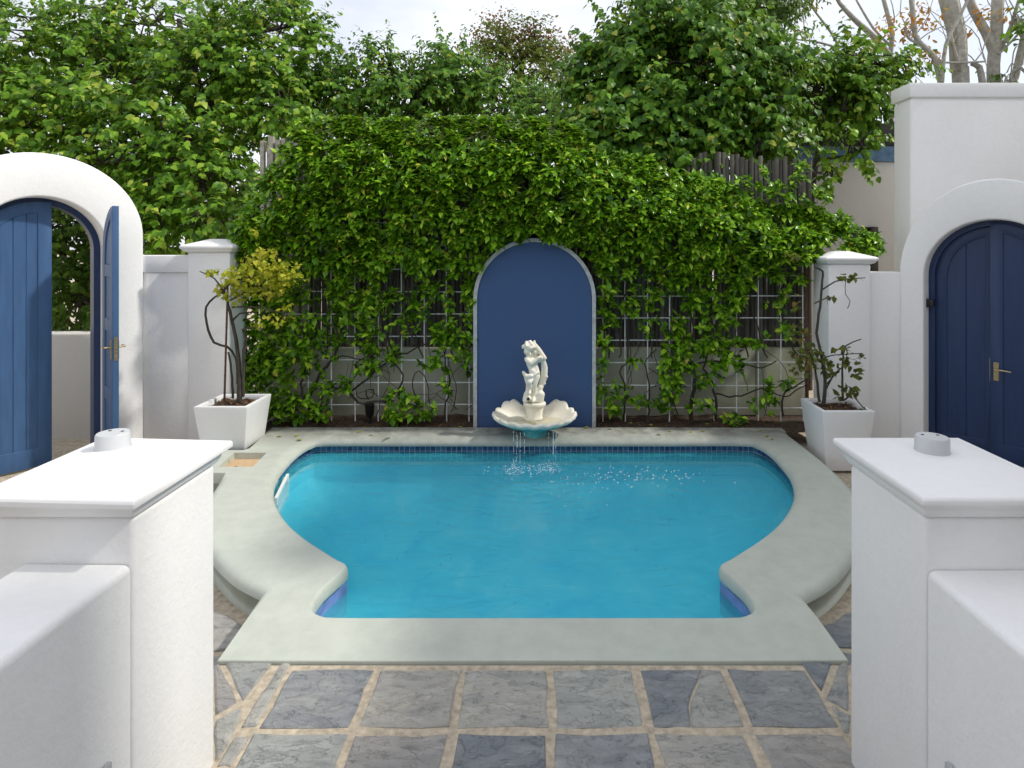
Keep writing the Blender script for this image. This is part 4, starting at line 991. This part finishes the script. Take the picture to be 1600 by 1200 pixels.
tree('broadleaf_tree', 'large dense tree with drooping heart-shaped leaves behind the vine on the right',
     [(1000, 110, 85, 75, 7.4, .7), (1090, 110, 95, 80, 7.2, .7), (960, 165, 70, 50, 7.0, .5), (1050, 195, 95, 48, 6.9, .5), (1150, 185, 85, 52, 7.0, .5), (1010, 40, 70, 42, 7.6, .6), (1180, 120, 70, 60, 7.4, .6), (930, 210, 28, 32, 6.8, .25), (1100, 40, 60, 45, 7.8, .6), (930, 130, 35, 60, 7.4, .4), (1200, 215, 50, 28, 6.8, .3), (945, 222, 45, 34, 6.55, .2), (985, 240, 50, 30, 6.55, .2), (1040, 245, 55, 30, 6.6, .2), (1110, 232, 45, 22, 6.7, .2), (960, 215, 50, 30, 6.7, .25), (1010, 225, 50, 30, 6.7, .25), (1000, 262, 45, 18, 6.45, .15), (1060, 268, 40, 16, 6.45, .15), (1190, 236, 30, 14, 6.6, .15)],
     M['mulberry_dark'], M['bark'], [P(1070, 640, 7.5), P(1068, 430, 7.5), P(1072, 260, 7.5), P(1070, 120, 7.5)], .102, LEAF_BROAD, 4000, 10, 1.0, .85)
tree('narrow_leaved_tree', 'tall dark tree with narrow hanging leaves, top right of the dense tree', [(1170, 20, 75, 50, 9.6, .7), (1215, 60, 42, 45, 9.6, .5), (1130, 0, 60, 40, 9.6, .6), (1200, -30, 70, 50, 9.8, .6)],
     M['narrow'], M['bark'], [P(1170, 620, 9.8), P(1172, 350, 9.8), P(1170, 150, 9.8), P(1165, 0, 9.8)], .115, LEAF_LANCE, 900, 10, .9, 1.1)
tree('broadleaf_tree', 'spreading leafy tree reaching over the blue-edged shed beside the tall wall', [(1310, 140, 65, 42, 7.9, .4), (1270, 165, 50, 35, 7.8, .4), (1350, 125, 50, 30, 7.9, .35), (1350, 165, 42, 35, 7.8, .3), (1400, 105, 32, 14, 7.9, .2), (1330, 90, 28, 30, 8.0, .3), (1345, 235, 16, 22, 7.5, .12), (1300, 278, 14, 12, 7.3, .1), (1260, 130, 45, 40, 8.0, .4)],
     M['mulberry'], M['bark'], [P(1262, 640, 8.0), P(1262, 420, 8.0), P(1275, 250, 8.0), P(1300, 180, 8.0)], .10, LEAF_BROAD, 800, 9, 1.0, .75, limb_r=.035)
# bare grey trees behind the tall wall
def bare_tree(label, trunks, leaves, seed, Y, tip_r):
    random.seed(seed)
    b0 = P(trunks[0][0][0], 640, Y); e = empty('bare_tree', (b0.x, b0.y, LOW)); tag(e, label, 'tree', 'bare grey trees behind the tall wall')
    tw_ = MB(); trs = []
    for k, t in enumerate(trunks):
        pts = [P(a, b, Y + dy) for a, b, r_, dy in t]; rs = [r_ * Y / F for a, b, r_, dy in t]
        if k == 0: pts = [Vector((pts[0].x, pts[0].y, LOW))] + pts; rs = [rs[0] * 1.15] + rs
        c = cat_rom([tuple(p) + (q,) for p, q in zip([(*p,) for p in pts], rs)], .15) if False else None
        pp = cat_rom([tuple(p) for p in pts], .15); m = len(pp)
        rad = np.interp(np.linspace(0, len(rs) - 1, m), np.arange(len(rs)), rs)
        tr = MB(); tr.tube(pp, list(rad), 9); trs.append(tr)
        for _ in range(2 if k else 4):
            q = pp[random.randrange(m // 2, m)]; a = random.uniform(-1, 1); pts2 = [q]
            d = Vector((math.sin(a), random.uniform(-.4, .4), abs(math.cos(a)) + .3)).normalized()
            for _ in range(5):
                d = (d + Vector((random.uniform(-.4, .4), random.uniform(-.3, .3), random.uniform(-.1, .3)))).normalized(); pts2.append(pts2[-1] + d * .2)
            tw_.tube(pts2, [tip_r * (1 - .7 * j / 5) for j in range(6)], 5)
    [keep(t_.build('limb' if k else 'trunk', M['grey_bark'], smooth=True), e) for k, t_ in enumerate(trs)]; keep(tag(tw_.build('twigs', M['grey_bark'], smooth=True), kind='stuff'), e)
    p = np.concatenate([np.array(P(a, b, Y - .1)) + rng.normal(size=(n_, 3)) * np.array([s, s, s * .6]) for a, b, s, n_ in leaves])
    d = unit(len(p)) + np.array([0, 0, -.4])
    o = leaf_mesh('leaves', [leaf_arrays(p, d, unit(len(p)) + np.array([0, -.3, .6]), rng.uniform(.06, .12, len(p)), 1.0, LEAF_LANCE)], M['orange']); keep(tag(o, kind='stuff'), e)
bare_tree('slender grey tree with leaning bare limbs nearest the dense green tree', [[(1392, 140, 6, 0), (1390, 95, 6, 0), (1394, 60, 4.5, 0), (1390, 35, 4, 0), (1378, -10, 3, 0)], [(1388, 85, 5, 0), (1368, 60, 4.5, 0), (1340, 35, 4, -.1), (1312, 5, 3, -.2), (1300, -20, 2.5, -.2)], [(1390, 70, 2, 0), (1365, 45, 1.8, 0), (1338, 0, 1.5, 0)],
          [(1310, 72, 2.2, .3), (1298, 50, 2, .3), (1275, 20, 1.6, .3), (1258, -5, 1.2, .3)], [(1300, 72, 1.8, .3), (1270, 64, 1.6, .3), (1245, 62, 1.2, .3)]],
          [(1370, 75, .14, 46), (1355, 68, .06, 16), (1382, 36, .10, 22), (1262, 8, .10, 26), (1245, 48, .06, 10)], 3, 10.2, .012)
bare_tree('tall pale grey trunk in the middle above the tall wall', [[(1502, 150, 15, 0), (1498, 110, 13, 0), (1496, 60, 11, 0), (1488, 25, 12, 0), (1478, -20, 14, 0)], [(1512, 135, 4, 0), (1500, 105, 3.5, -.1), (1488, 70, 3, -.15), (1484, 40, 3, -.15)], [(1470, 130, 4.5, -.2), (1460, 90, 4.5, -.2), (1440, 70, 4, -.2), (1430, 55, 3.8, -.2), (1425, 10, 3.5, -.2), (1422, -20, 3, -.2)],
          [(1472, 128, 3, -.3), (1478, 70, 2.8, -.3), (1500, 25, 2.5, -.3), (1512, 0, 2.2, -.3)], [(1438, 70, 2, -.2), (1420, 60, 2, -.2), (1415, 45, 2, -.2)], [(1458, 97, 1.6, -.2), (1500, 98, 1.6, -.2), (1540, 96, 1.4, -.2)]],
          [(1415, 40, .16, 60), (1440, 35, .12, 40), (1445, 82, .10, 34), (1450, 92, .12, 30), (1442, 10, .10, 24), (1418, 60, .06, 16)], 5, 9.4, .011)
bare_tree('forked pale grey tree above the right end of the tall wall', [[(1552, 150, 10, 0), (1552, 100, 9.5, 0), (1556, 60, 9, 0), (1558, 20, 9, 0), (1560, -20, 8.5, 0)], [(1553, 80, 8, 0), (1540, 50, 7, 0), (1520, 15, 6.5, 0), (1508, -20, 6, 0)], [(1535, 130, 5, -.1), (1530, 105, 4.5, -.1), (1518, 100, 3, -.1)], [(1565, 75, 3, 0), (1580, 40, 2.8, 0), (1592, 0, 2.5, 0)], [(1560, 85, 2, -.1), (1585, 60, 1.8, -.1), (1602, 40, 1.5, -.1)]],
          [(1562, 25, .10, 24), (1520, 45, .07, 12), (1535, 18, .09, 20)], 8, 9.4, .010)
tree('leaning_tree', 'leaning grey tree with green leaves at the right picture edge', [(1598, 100, 30, 40, 9.2, .3), (1575, 128, 22, 14, 9.2, .2), (1605, 40, 30, 40, 9.2, .3)], M['mulberry'], M['grey_bark'], [P(1560, 640, 9.3), P(1570, 200, 9.3), P(1586, 120, 9.3), P(1600, 60, 9.3), P(1620, -20, 9.3)], .12, LEAF_BROAD, 60, 7, .9, .5, limb_r=.05)

# ------------------------------------------------------------------ neighbour's shed and unseen house blocks added to cast the shade
sh = empty('garden_shed', (5.6, 9.6, LOW)); tag(sh, 'white shed with peeling blue fascia behind the right pillar', 'shed')
def part(parent, name, mat, *boxes, bevel=.008):
    mb = MB()
    for b in boxes: mb.box(*b)
    return keep(mb.build(name, mat, bevel=bevel), parent)
part(sh, 'wall', M['far_wall'], ((3.55, 8.6, LOW - .05), (8.2, 11.0, 2.95)))
part(sh, 'fascia', M['fascia'], ((3.5, 8.545, 2.95), (8.25, 8.598, 3.17)))
mb = MB(); mb.prism([(3.4, 3.172), (8.3, 3.172), (8.3, 3.75), (5.6, 3.62), (3.4, 3.25)], lambda a, b, d: (a, d, b), 8.48, 11.1); keep(mb.build('roof', M['roof'], bevel=.01), sh)
part(sh, 'door_post', M['bark'], ((4.62, 8.52, 1.0), (4.72, 8.598, 2.02)))
part(sh, 'opening', M['black'], ((4.3, 8.585, LOW), (4.62, 8.597, 2.02)))  # black panel on the wall, the dark inside painted as a flat colour
fb = empty('far_house', (6.6, 19, LOW)); tag(fb, 'distant white house glimpsed through leaves beyond the shed', 'house')
part(fb, 'wall', M['far_wall'], ((6.9, 18, LOW - .05), (9.2, 22, 5.4)))
mb = MB(); mb.prism([(6.7, 5.4), (9.4, 5.4), (8.05, 6.0)], lambda a, b, d: (a, d, b), 17.8, 22.2); keep(mb.build('roof', M['roof']), fb)
hs = empty('shade_blocks', (7, 0, LOW)); tag(hs, 'white house blocks added out of view to shade the pool court', 'house')  # added out of view, block heights shaped to place the shadow edges
part(hs, 'tall_block', M['white'], ((4.6, -7, LOW - .05), (9.5, 1.3, 7.4)), bevel=.03)
part(hs, 'rear_shade_block', M['white'], ((-6.5, -7, LOW - .05), (4.598, -1.75, 3.3)), bevel=.03)  # added behind the camera to keep sky light off the near faces
part(hs, 'low_block', M['white'], ((4.62, 1.302, LOW - .05), (9.5, 2.9, 5.6)), bevel=.03)
part(hs, 'middle_block', M['white'], ((4.61, 2.902, LOW - .05), (9.5, 5.0, 6.55)), bevel=.03)

# ------------------------------------------------------------------ fountain
fx, fy = -.098, 5.50
fo = empty('fountain', (fx, fy, 0)); tag(fo, 'cream stone fountain of a child figure on a scalloped shell bowl', 'fountain')
S = 5.5 / F / 10                                    # one tenth of a photograph pixel at the statue's distance
def sx(zx): return (zx - 560) * S
def sz(zy): return .322 + (1080 - zy) * S
def blob_mesh(name, caps, mat, parent, voxel=.0048):
    """capsules and ellipsoids fused into one continuous surface"""
    bm = bmesh.new()
    for c in caps:
        a, b, ra, rb = Vector(c[0]), Vector(c[1]), c[2], c[3]; sq = c[4] if len(c) > 4 else (1, 1, 1)
        n = max(1, int((b - a).length / (min(ra, rb) * .4 + 1e-6)) + 1)
        for k in range(n + 1):
            t = k / n; p = a.lerp(b, t); r_ = ra + (rb - ra) * t
            bmesh.ops.create_icosphere(bm, subdivisions=2, radius=1, matrix=Matrix.Translation(p) @ Matrix.Diagonal((r_ * sq[0], r_ * sq[1], r_ * sq[2], 1)))
    m = bpy.data.meshes.new(name); bm.to_mesh(m); bm.free()
    o = bpy.data.objects.new(name, m); col.objects.link(o)
    md = o.modifiers.new('r', 'REMESH'); md.mode = 'VOXEL'; md.voxel_size = voxel
    m2 = o.modifiers.new('s', 'SMOOTH'); m2.iterations = 3; m2.factor = .5
    dg = bpy.context.evaluated_depsgraph_get(); nm = bpy.data.meshes.new_from_object(o.evaluated_get(dg))
    o.modifiers.clear(); o.data = nm; nm.materials.clear(); nm.materials.append(mat)
    nm.polygons.foreach_set('use_smooth', [True] * len(nm.polygons)); nm.update()
    o.parent = parent
    return o
def q(zx, zy, y=0): return (sx(zx), y, sz(zy))
r = lambda z: z * S
caps = [
    (q(468, 215, -.005), q(478, 225, .012), r(80), r(80), (1, 1, 1)), (q(448, 285, -.012), q(452, 300, -.012), r(60), r(54)), (q(455, 345, -.018), q(455, 345, -.018), r(26), r(26)),
    (q(432, 295, -.045), q(434, 300, -.047), r(15), r(16)), (q(500, 350, .0), q(515, 390, .005), r(42), r(52)),
    (q(505, 440, .0), q(545, 560, .0), r(88), r(84), (1, .8, 1)), (q(545, 560, 0), q(560, 640, 0), r(84), r(88), (1, .82, 1)), (q(530, 590, -.025), q(535, 600, -.025), r(55), r(55)),
    (q(440, 405, -.01), q(455, 425, -.022), r(42), r(44)), (q(455, 425, -.022), q(515, 462, -.05), r(44), r(40)), (q(515, 462, -.05), q(620, 385, -.05), r(40), r(28)), (q(625, 375, -.05), q(655, 362, -.045), r(30), r(26)),
    (q(590, 395, .01), q(625, 430, .0), r(48), r(40)), (q(625, 430, 0), q(660, 390, -.025), r(38), r(28)),
    (q(548, 165, .01), q(620, 265, .0), r(30), r(44)), (q(620, 265, 0), q(715, 395, .0), r(44), r(36)), (q(560, 140, .01), q(556, 128, .01), r(20), r(14)),
    (q(690, 430, .02), q(715, 560, .03), r(40), r(54), (1, .7, 1)), (q(715, 560, .03), q(705, 700, .03), r(54), r(60), (1, .7, 1)), (q(705, 700, .03), q(650, 860, .025), r(60), r(48), (1, .7, 1)), (q(650, 860, .02), q(625, 930, .02), r(48), r(55)),
    (q(735, 510, .02), q(752, 520, .02), r(18), r(10)), (q(745, 690, .02), q(768, 698, .02), r(22), r(9)), (q(720, 800, .02), q(728, 806, .02), r(18), r(12)),
    (q(385, 612, -.02), q(440, 668, -.045), r(26), r(40)), (q(440, 665, -.045), q(510, 655, -.055), r(40), r(34)), (q(510, 650, -.05), q(620, 610, -.02), r(28), r(26)), (q(430, 690, -.03), q(450, 780, -.02), r(36), r(28)),
    (q(585, 680, -.005), q(566, 785, -.02), r(66), r(42)), (q(566, 785, -.02), q(560, 880, -.012), r(42), r(41)), (q(560, 880, -.012), q(552, 990, -.01), r(40), r(26)), (q(552, 1010, -.02), q(540, 1045, -.065), r(30), r(24)),
    (q(500, 690, -.02), q(485, 745, -.06), r(56), r(42)), (q(485, 745, -.06), q(490, 850, -.03), r(38), r(34)), (q(490, 850, -.03), q(488, 905, -.035), r(30), r(26)), (q(488, 912, -.05), q(484, 920, -.08), r(26), r(22)),
    (q(470, 800, .02), q(470, 980, .01), r(46), r(62)), (q(440, 950, -.01), q(425, 1040, -.01), r(50), r(55)), (q(655, 965, .0), q(640, 1030, .0), r(68), r(70)), (q(560, 1030, .02), q(560, 1050, .02), r(115), r(120), (1.15, .9, .35)), (q(470, 1000, -.04), q(470, 1010, -.04), r(42), r(40)),
]
for k in range(26):                                   # curls
    t = random.uniform(0, 6.28); ph = random.uniform(-.2, 1.4)
    cx_, cz_ = 472 + 78 * math.cos(t) * math.cos(ph), 212 - 80 * math.sin(ph)
    yy = -.005 + r(78) * math.sin(t) * math.cos(ph)
    if cz_ > 235 and yy < 0 and cx_ < 470: continue
    caps.append((q(cx_, cz_, yy), q(cx_ + 4, cz_ + 6, yy), r(random.uniform(18, 26)), r(16)))
caps += [(q(540, 230, .01), q(560, 330, .015), r(38), r(36)), (q(385, 205, -.02), q(380, 225, -.02), r(28), r(22)), (q(570, 300, -.01), q(590, 320, 0), r(34), r(30))]
blob_mesh('figure', caps, M['stone'], fo)
nzl = MB(); nzl.tube([(sx(465), -.075, sz(1000)), (sx(465), -.083, sz(1000))], r(24), 12); nzl.build('spout', M['black'], fo)
# pedestal under the figure
mb = MB(); n = 28; prof_ = [(.098, .318), (.104, .312), (.104, .296), (.096, .288), (.084, .284), (.080, .270), (.068, .20), (.070, .19), (.074, .17)]
for rr, z in prof_:
    for k in range(n): t = 2 * math.pi * k / n; fl = 1 + .035 * math.cos(8 * t) * (1 if z < .28 else 0); mb.v.append((rr * fl * math.cos(t), rr * fl * .85 * math.sin(t) + .01, z))
for i in range(len(prof_) - 1):
    for k in range(n): mb.f.append((i*n+k, i*n+(k+1) % n, (i+1)*n+(k+1) % n, (i+1)*n+k))
mb.f.append(tuple(range(n)))
mb.build('pedestal', M['stone'], fo, smooth=True, ang=40)
# shell bowl
def shell(off, thick_only=False):
    nr_, nt_ = 14, 132; mb = MB()
    for i in range(nr_ + 1):
        s = i / nr_
        for k in range(nt_):
            t = 2 * math.pi * k / nt_
            lobe = abs(math.cos(t * 9)) ; ff = .5 - .5 * math.sin(t)      # ff = 1 at the front
            rx = .362 * (1 + .05 * lobe); ry = (.30 if math.sin(t) < 0 else .235) * (1 + .06 * lobe)
            back = max(0, math.sin(t)) ; side_lobe = math.exp(-((abs(math.cos(t)) - .66) / .3) ** 2) * back
            zr = .205 + .035 * (1 - ff) + .075 * side_lobe - .03 * back * (1 - side_lobe)
            z = .115 + (zr - .115) * s ** 2.4 + (.02 * (lobe - .5) * s ** 3)
            if s > .93: z += .004
            mb.v.append((rx * s * math.cos(t) * (1 + off * .9), ry * s * math.sin(t) * (1 + off * .5), z - off))
    for i in range(nr_):
        for k in range(nt_): mb.f.append((i*nt_+k, (i+1)*nt_+k, (i+1)*nt_+(k+1) % nt_, i*nt_+(k+1) % nt_))
    return mb, nr_, nt_
mb, a_, b_ = shell(0)
mb2, _, _ = shell(.032); k0 = len(mb.v); mb.v += mb2.v; mb.f += [tuple(reversed([i + k0 for i in q_])) for q_ in mb2.f if min(q_) >= 11 * b_]
mb.f += [(a_*b_ + k, k0 + a_*b_ + k, k0 + a_*b_ + (k+1) % b_, a_*b_ + (k+1) % b_) for k in range(b_)]
bo = me('shell_bowl', mb.v, mb.f, M['stone'], fo, smooth=True)
mb2, _, _ = shell(.035); mb2.f = [q_ for q_ in mb2.f if max(q_) < 13 * b_]
us = me('bowl_underside', mb2.v, mb2.f, M['turquoise'], fo, smooth=True)
mb = MB(); n = 48
mb.v = [(.29 * math.cos(2*math.pi*k/n), .20 * math.sin(2*math.pi*k/n) - .03, .158) for k in range(n)]; mb.f = [tuple(range(n))]
def bowl_water():
    m, n_, l, b, o = nodes('bowl_water'); b.inputs['Base Color'].default_value = (.6, .58, .38, 1); b.inputs['Roughness'].default_value = .08
    t = n_.new('ShaderNodeBsdfTransparent'); x = n_.new('ShaderNodeMixShader'); x.inputs['Fac'].default_value = .3
    l.new(t.outputs[0], x.inputs[1]); l.new(b.outputs[0], x.inputs[2]); l.new(x.outputs[0], o.inputs['Surface'])
    tt = tex(n_, l, scale=30, detail=2, coord='Position'); bump(n_, l, b, tt.outputs['Fac'], .01, .5); return m
mb.build('bowl_water', bowl_water(), fo)
mb = MB(); mb.tube([(0, .05, .1), (0, .05, -.05)], [.10, .13], 20); mb.build('foot', M['turquoise'], fo, smooth=True)
# falling water
fw = MB(); dr = MB()
random.seed(21)
for px_, top, n_ in ((803, 674, 1), (808, 676, 2), (813, 676, 2), (819, 675, 1), (857, 676, 1), (864, 675, 3), (869, 674, 2)):
    for _ in range(n_):
        Y0 = 5.20; p0 = P(px_ + random.uniform(-1, 1), top, Y0); vy = random.uniform(.16, .26); vx = random.uniform(-.03, .03)
        pts = []; t = 0
        while True:
            z = p0.z - .5 * 9.8 * t * t - .1 * t
            pts.append(Vector((p0.x + vx * t, p0.y - vy * t, z))); t += .012
            if z < WATER: break
        run = random.randint(2, 4)
        k = 0
        while k < len(pts) - 1:
            ln = random.randint(1, 4); seg = pts[k:k + ln + 1]
            if len(seg) > 1: fw.tube(seg, [random.choice([.0007, .001, .0016, .0026]) for _ in seg], 6)
            k += ln + random.choice([0, 1, 2]) + (random.choice([1, 2]) if k > len(pts) * .45 else 0)
st = fw.build('falling_water', M['drop'], smooth=True); tag(st, 'thin streams of water falling from the shell bowl', 'water', kind='stuff')
def drops(n, cx_, cy_, s1, s2, zmax, rmax):
    for _ in range(n):
        x, y = random.gauss(cx_, s1), random.gauss(cy_, s2); z = WATER + abs(random.gauss(0, zmax)); rr = random.uniform(.0015, rmax)
        bm = [(x + rr, y, z), (x - rr, y, z), (x, y + rr, z), (x, y - rr, z), (x, y, z + rr * .8), (x, y, z - rr * .8)]
        dr.add(bm, [(0, 2, 4), (2, 1, 4), (1, 3, 4), (3, 0, 4), (2, 0, 5), (1, 2, 5), (3, 1, 5), (0, 3, 5)])
drops(170, -.24, 4.98, .07, .06, .012, .006); drops(170, .03, 5.02, .06, .06, .014, .006); drops(60, -.24, 5.0, .12, .1, .002, .007); drops(120, .75, 4.85, .28, .10, .0008, .009); drops(50, .2, 4.7, .2, .2, .0008, .007)
tag(dr.build('splash_drops', M['drop'], smooth=True), 'white splash drops and bubbles floating on the pool', 'water', kind='stuff')

# ------------------------------------------------------------------ potted shrubs, bed light, fallen leaves
def shrub(name, label, stems, clumps, mat, size, bark, Y):
    p0 = P(stems[0][0][0], stems[0][0][1], Y); e = empty(name, p0); tag(e, label, 'shrub')
    for s in stems:
        pts = cat_rom([tuple(P(a, b, Y + d)) for a, b, r_, d in s], .05); rs = np.interp(np.linspace(0, len(s)-1, len(pts)), np.arange(len(s)), [c[2] * .78 * Y / F for c in s])
        mb = MB(); mb.tube([p + Vector((random.uniform(-.004, .004), random.uniform(-.004, .004), 0)) for p in pts], list(rs), 7); keep(mb.build('stem', bark, smooth=True), e)
    p = []; 
    for a, b, rx, ry, n_, d in clumps:
        c = np.array(P(a, b, Y + d)); u = unit(n_) * rng.uniform(.2, 1, n_)[:, None] ** .6
        p.append(c + u * np.array([rx * Y / F, rx * Y / F * .8, ry * Y / F]))
    p = np.concatenate(p); d = unit(len(p)) * .8 + np.array([0, -.1, -.25])
    o = leaf_mesh('foliage', [leaf_arrays(p, d, unit(len(p)) * .6 + np.array([0, -.35, .8]), rng.uniform(.6, 1.2, len(p)) * size, .95, LEAF_BROAD)], mat); keep(tag(o, kind='stuff'), e)
    return e
shrub('potted_shrub', 'shrub with yellow-green leaves and curling dark stems in the left planter',
      [[(374, 630, 5.5, 0), (375, 590, 4.5, 0), (372, 550, 4, 0), (362, 500, 3.4, 0), (355, 470, 3, 0), (350, 455, 2.5, 0), (365, 440, 2, -.05), (400, 430, 1.6, -.1)], [(371, 600, 2.2, 0), (368, 560, 2.2, .02), (355, 542, 2.2, .02), (335, 535, 2.4, 0), (323, 505, 2.4, 0), (322, 480, 2.2, 0), (335, 465, 2, 0), (350, 455, 1.6, 0)],
       [(364, 622, 2.5, 0), (362, 580, 2.2, 0), (356, 550, 1.8, 0)], [(380, 620, 3, 0), (381, 560, 2.6, 0), (384, 525, 3.4, 0), (378, 515, 2.4, 0), (400, 512, 1.4, 0)], [(362, 505, 2.4, 0), (375, 490, 1.8, 0), (400, 488, 1.2, 0)], [(352, 458, 2, 0), (335, 435, 1.5, 0), (312, 424, 1.0, 0)], [(358, 470, 2, 0), (395, 450, 1.6, -.06), (440, 425, 1.2, -.1)], [(362, 480, 2, 0), (400, 480, 1.5, -.05), (445, 490, 1.0, -.05)]],
      [(402, 425, 50, 28, 280, -.08), (442, 428, 36, 24, 170, -.08), (370, 440, 26, 22, 80, -.03), (415, 395, 18, 10, 46, -.06), (420, 455, 34, 14, 90, -.06), (365, 465, 26, 10, 50, -.03), (330, 425, 14, 5, 16, 0), (345, 450, 12, 10, 22, 0), (430, 500, 26, 10, 26, -.05), (400, 508, 10, 6, 10, 0), (395, 362, 10, 4, 8, 0), (450, 480, 14, 8, 12, 0)], M['yellow'], .047, M['bark'], 5.36)
stk = MB(); a = P(350, 636, 5.36); b = P(356, 440, 5.36); stk.tube([a - Vector((0, 0, .1)), b], .0085, 8)
for k in range(60): p = a.lerp(b, k / 60); stk.tube([p, p + Vector((0, 0, .005))], .0102, 8)
tag(stk.build('stake', M['rust'], smooth=True), 'rusty ribbed steel stake in the left planter', 'stake')
shrub('potted_shrub', 'sparse shrub with dark upright stems and few bronze leaves in the right planter',
      [[(1287, 632, 4, 0), (1289, 600, 3.4, 0), (1283, 550, 3, 0), (1276, 520, 2.8, 0), (1281, 480, 2.6, 0), (1284, 440, 2.4, 0), (1285, 424, 2.2, 0), (1274, 418, 1.8, 0)], [(1280, 628, 3, 0), (1276, 590, 2.5, 0), (1270, 565, 2, 0), (1262, 545, 1.5, 0)], [(1286, 452, 1.6, 0), (1305, 440, 1.4, 0), (1325, 436, 1.1, 0), (1352, 434, .9, 0)], [(1273, 474, 1.4, 0), (1290, 466, 1.2, 0), (1304, 464, .9, 0)],
       [(1317, 626, 2.4, 0), (1316, 590, 2.2, 0), (1318, 552, 1.8, 0), (1322, 540, 1.5, 0), (1345, 530, 1, 0)], [(1291, 608, 2, 0), (1304, 585, 1.6, 0), (1318, 572, 1.2, 0)], [(1318, 626, 1.8, 0), (1332, 615, 1.6, 0), (1336, 605, 1.3, 0)], [(1335, 618, 1.2, -.1), (1348, 636, 1.2, -.15), (1362, 646, 1.4, -.22)], [(1287, 560, 1.4, 0), (1300, 555, 1, 0), (1348, 552, .9, 0)], [(1321, 436, .7, 0), (1322, 460, .7, 0), (1328, 470, .7, 0), (1324, 482, .9, 0)], [(1292, 600, 1.2, 0), (1300, 590, 1.2, 0), (1312, 580, .8, 0)]],
      [(1262, 552, 30, 22, 60, 0), (1250, 575, 20, 14, 26, 0), (1300, 575, 22, 14, 24, 0), (1330, 565, 20, 12, 22, 0), (1320, 545, 16, 6, 14, 0), (1325, 610, 20, 8, 20, 0), (1325, 434, 18, 5, 22, 0), (1295, 465, 10, 3, 8, 0), (1338, 585, 10, 10, 12, 0), (1250, 520, 18, 20, 24, 0), (1240, 470, 14, 20, 10, 0), (1345, 560, 6, 5, 5, 0), (1240, 400, 14, 6, 14, 0), (1310, 620, 8, 5, 6, 0), (1355, 640, 8, 4, 5, -.2)], M['pot_leaf'], .055, M['bark'], 5.24)
up = empty('garden_uplight', P(578, 652, 5.98)); tag(up, 'small black spotlight standing in the bark at the foot of the trellis', 'light')
mb = MB(); mb.tube([(0, 0, -.08), (0, 0, .03)], .014, 8); mb.build('spike', M['black'], up)
mb = MB(); mb.tube([(0, 0, .0), (0, -.004, .03), (0, -.014, .12), (0, -.015, .128)], [.022, .04, .047, .05], 18); mb.tube([(0, -.015, .128), (0, -.0155, .132)], [.044, .044], 18); mb.build('head', M['black'], up, smooth=True, ang=50)
random.seed(5)
lv = None
spots = [(461, 680), (471, 688), (433, 682), (563, 674), (578, 679), (602, 684), (1027, 678), (1045, 673), (1080, 674), (1096, 673), (1188, 675), (1200, 681), (1208, 687), (920, 668), (950, 670), (1015, 663), (1103, 663), (985, 660), (720, 668)]
for k, (a, b) in enumerate(spots):
    p = G(a, b, ZC + .006); s = random.uniform(.035, .06)
    V, Fc = leaf_arrays([(0, 0, 0)], [(1, 0, .05)], [(0, .1, 1)], [s], [.9], LEAF_BROAD)
    o = me('fallen_leaf', [tuple(x) for x in V], [tuple(int(i) for i in t) for t in Fc], M['fallen']); o.location = p; o.rotation_euler = (random.uniform(-.2, .2), random.uniform(-.2, .2), random.uniform(0, 6.28))
    tag(o, 'small yellowing fallen leaf on the grey back strip of the coping', 'leaf', 'fallen leaves on the coping')
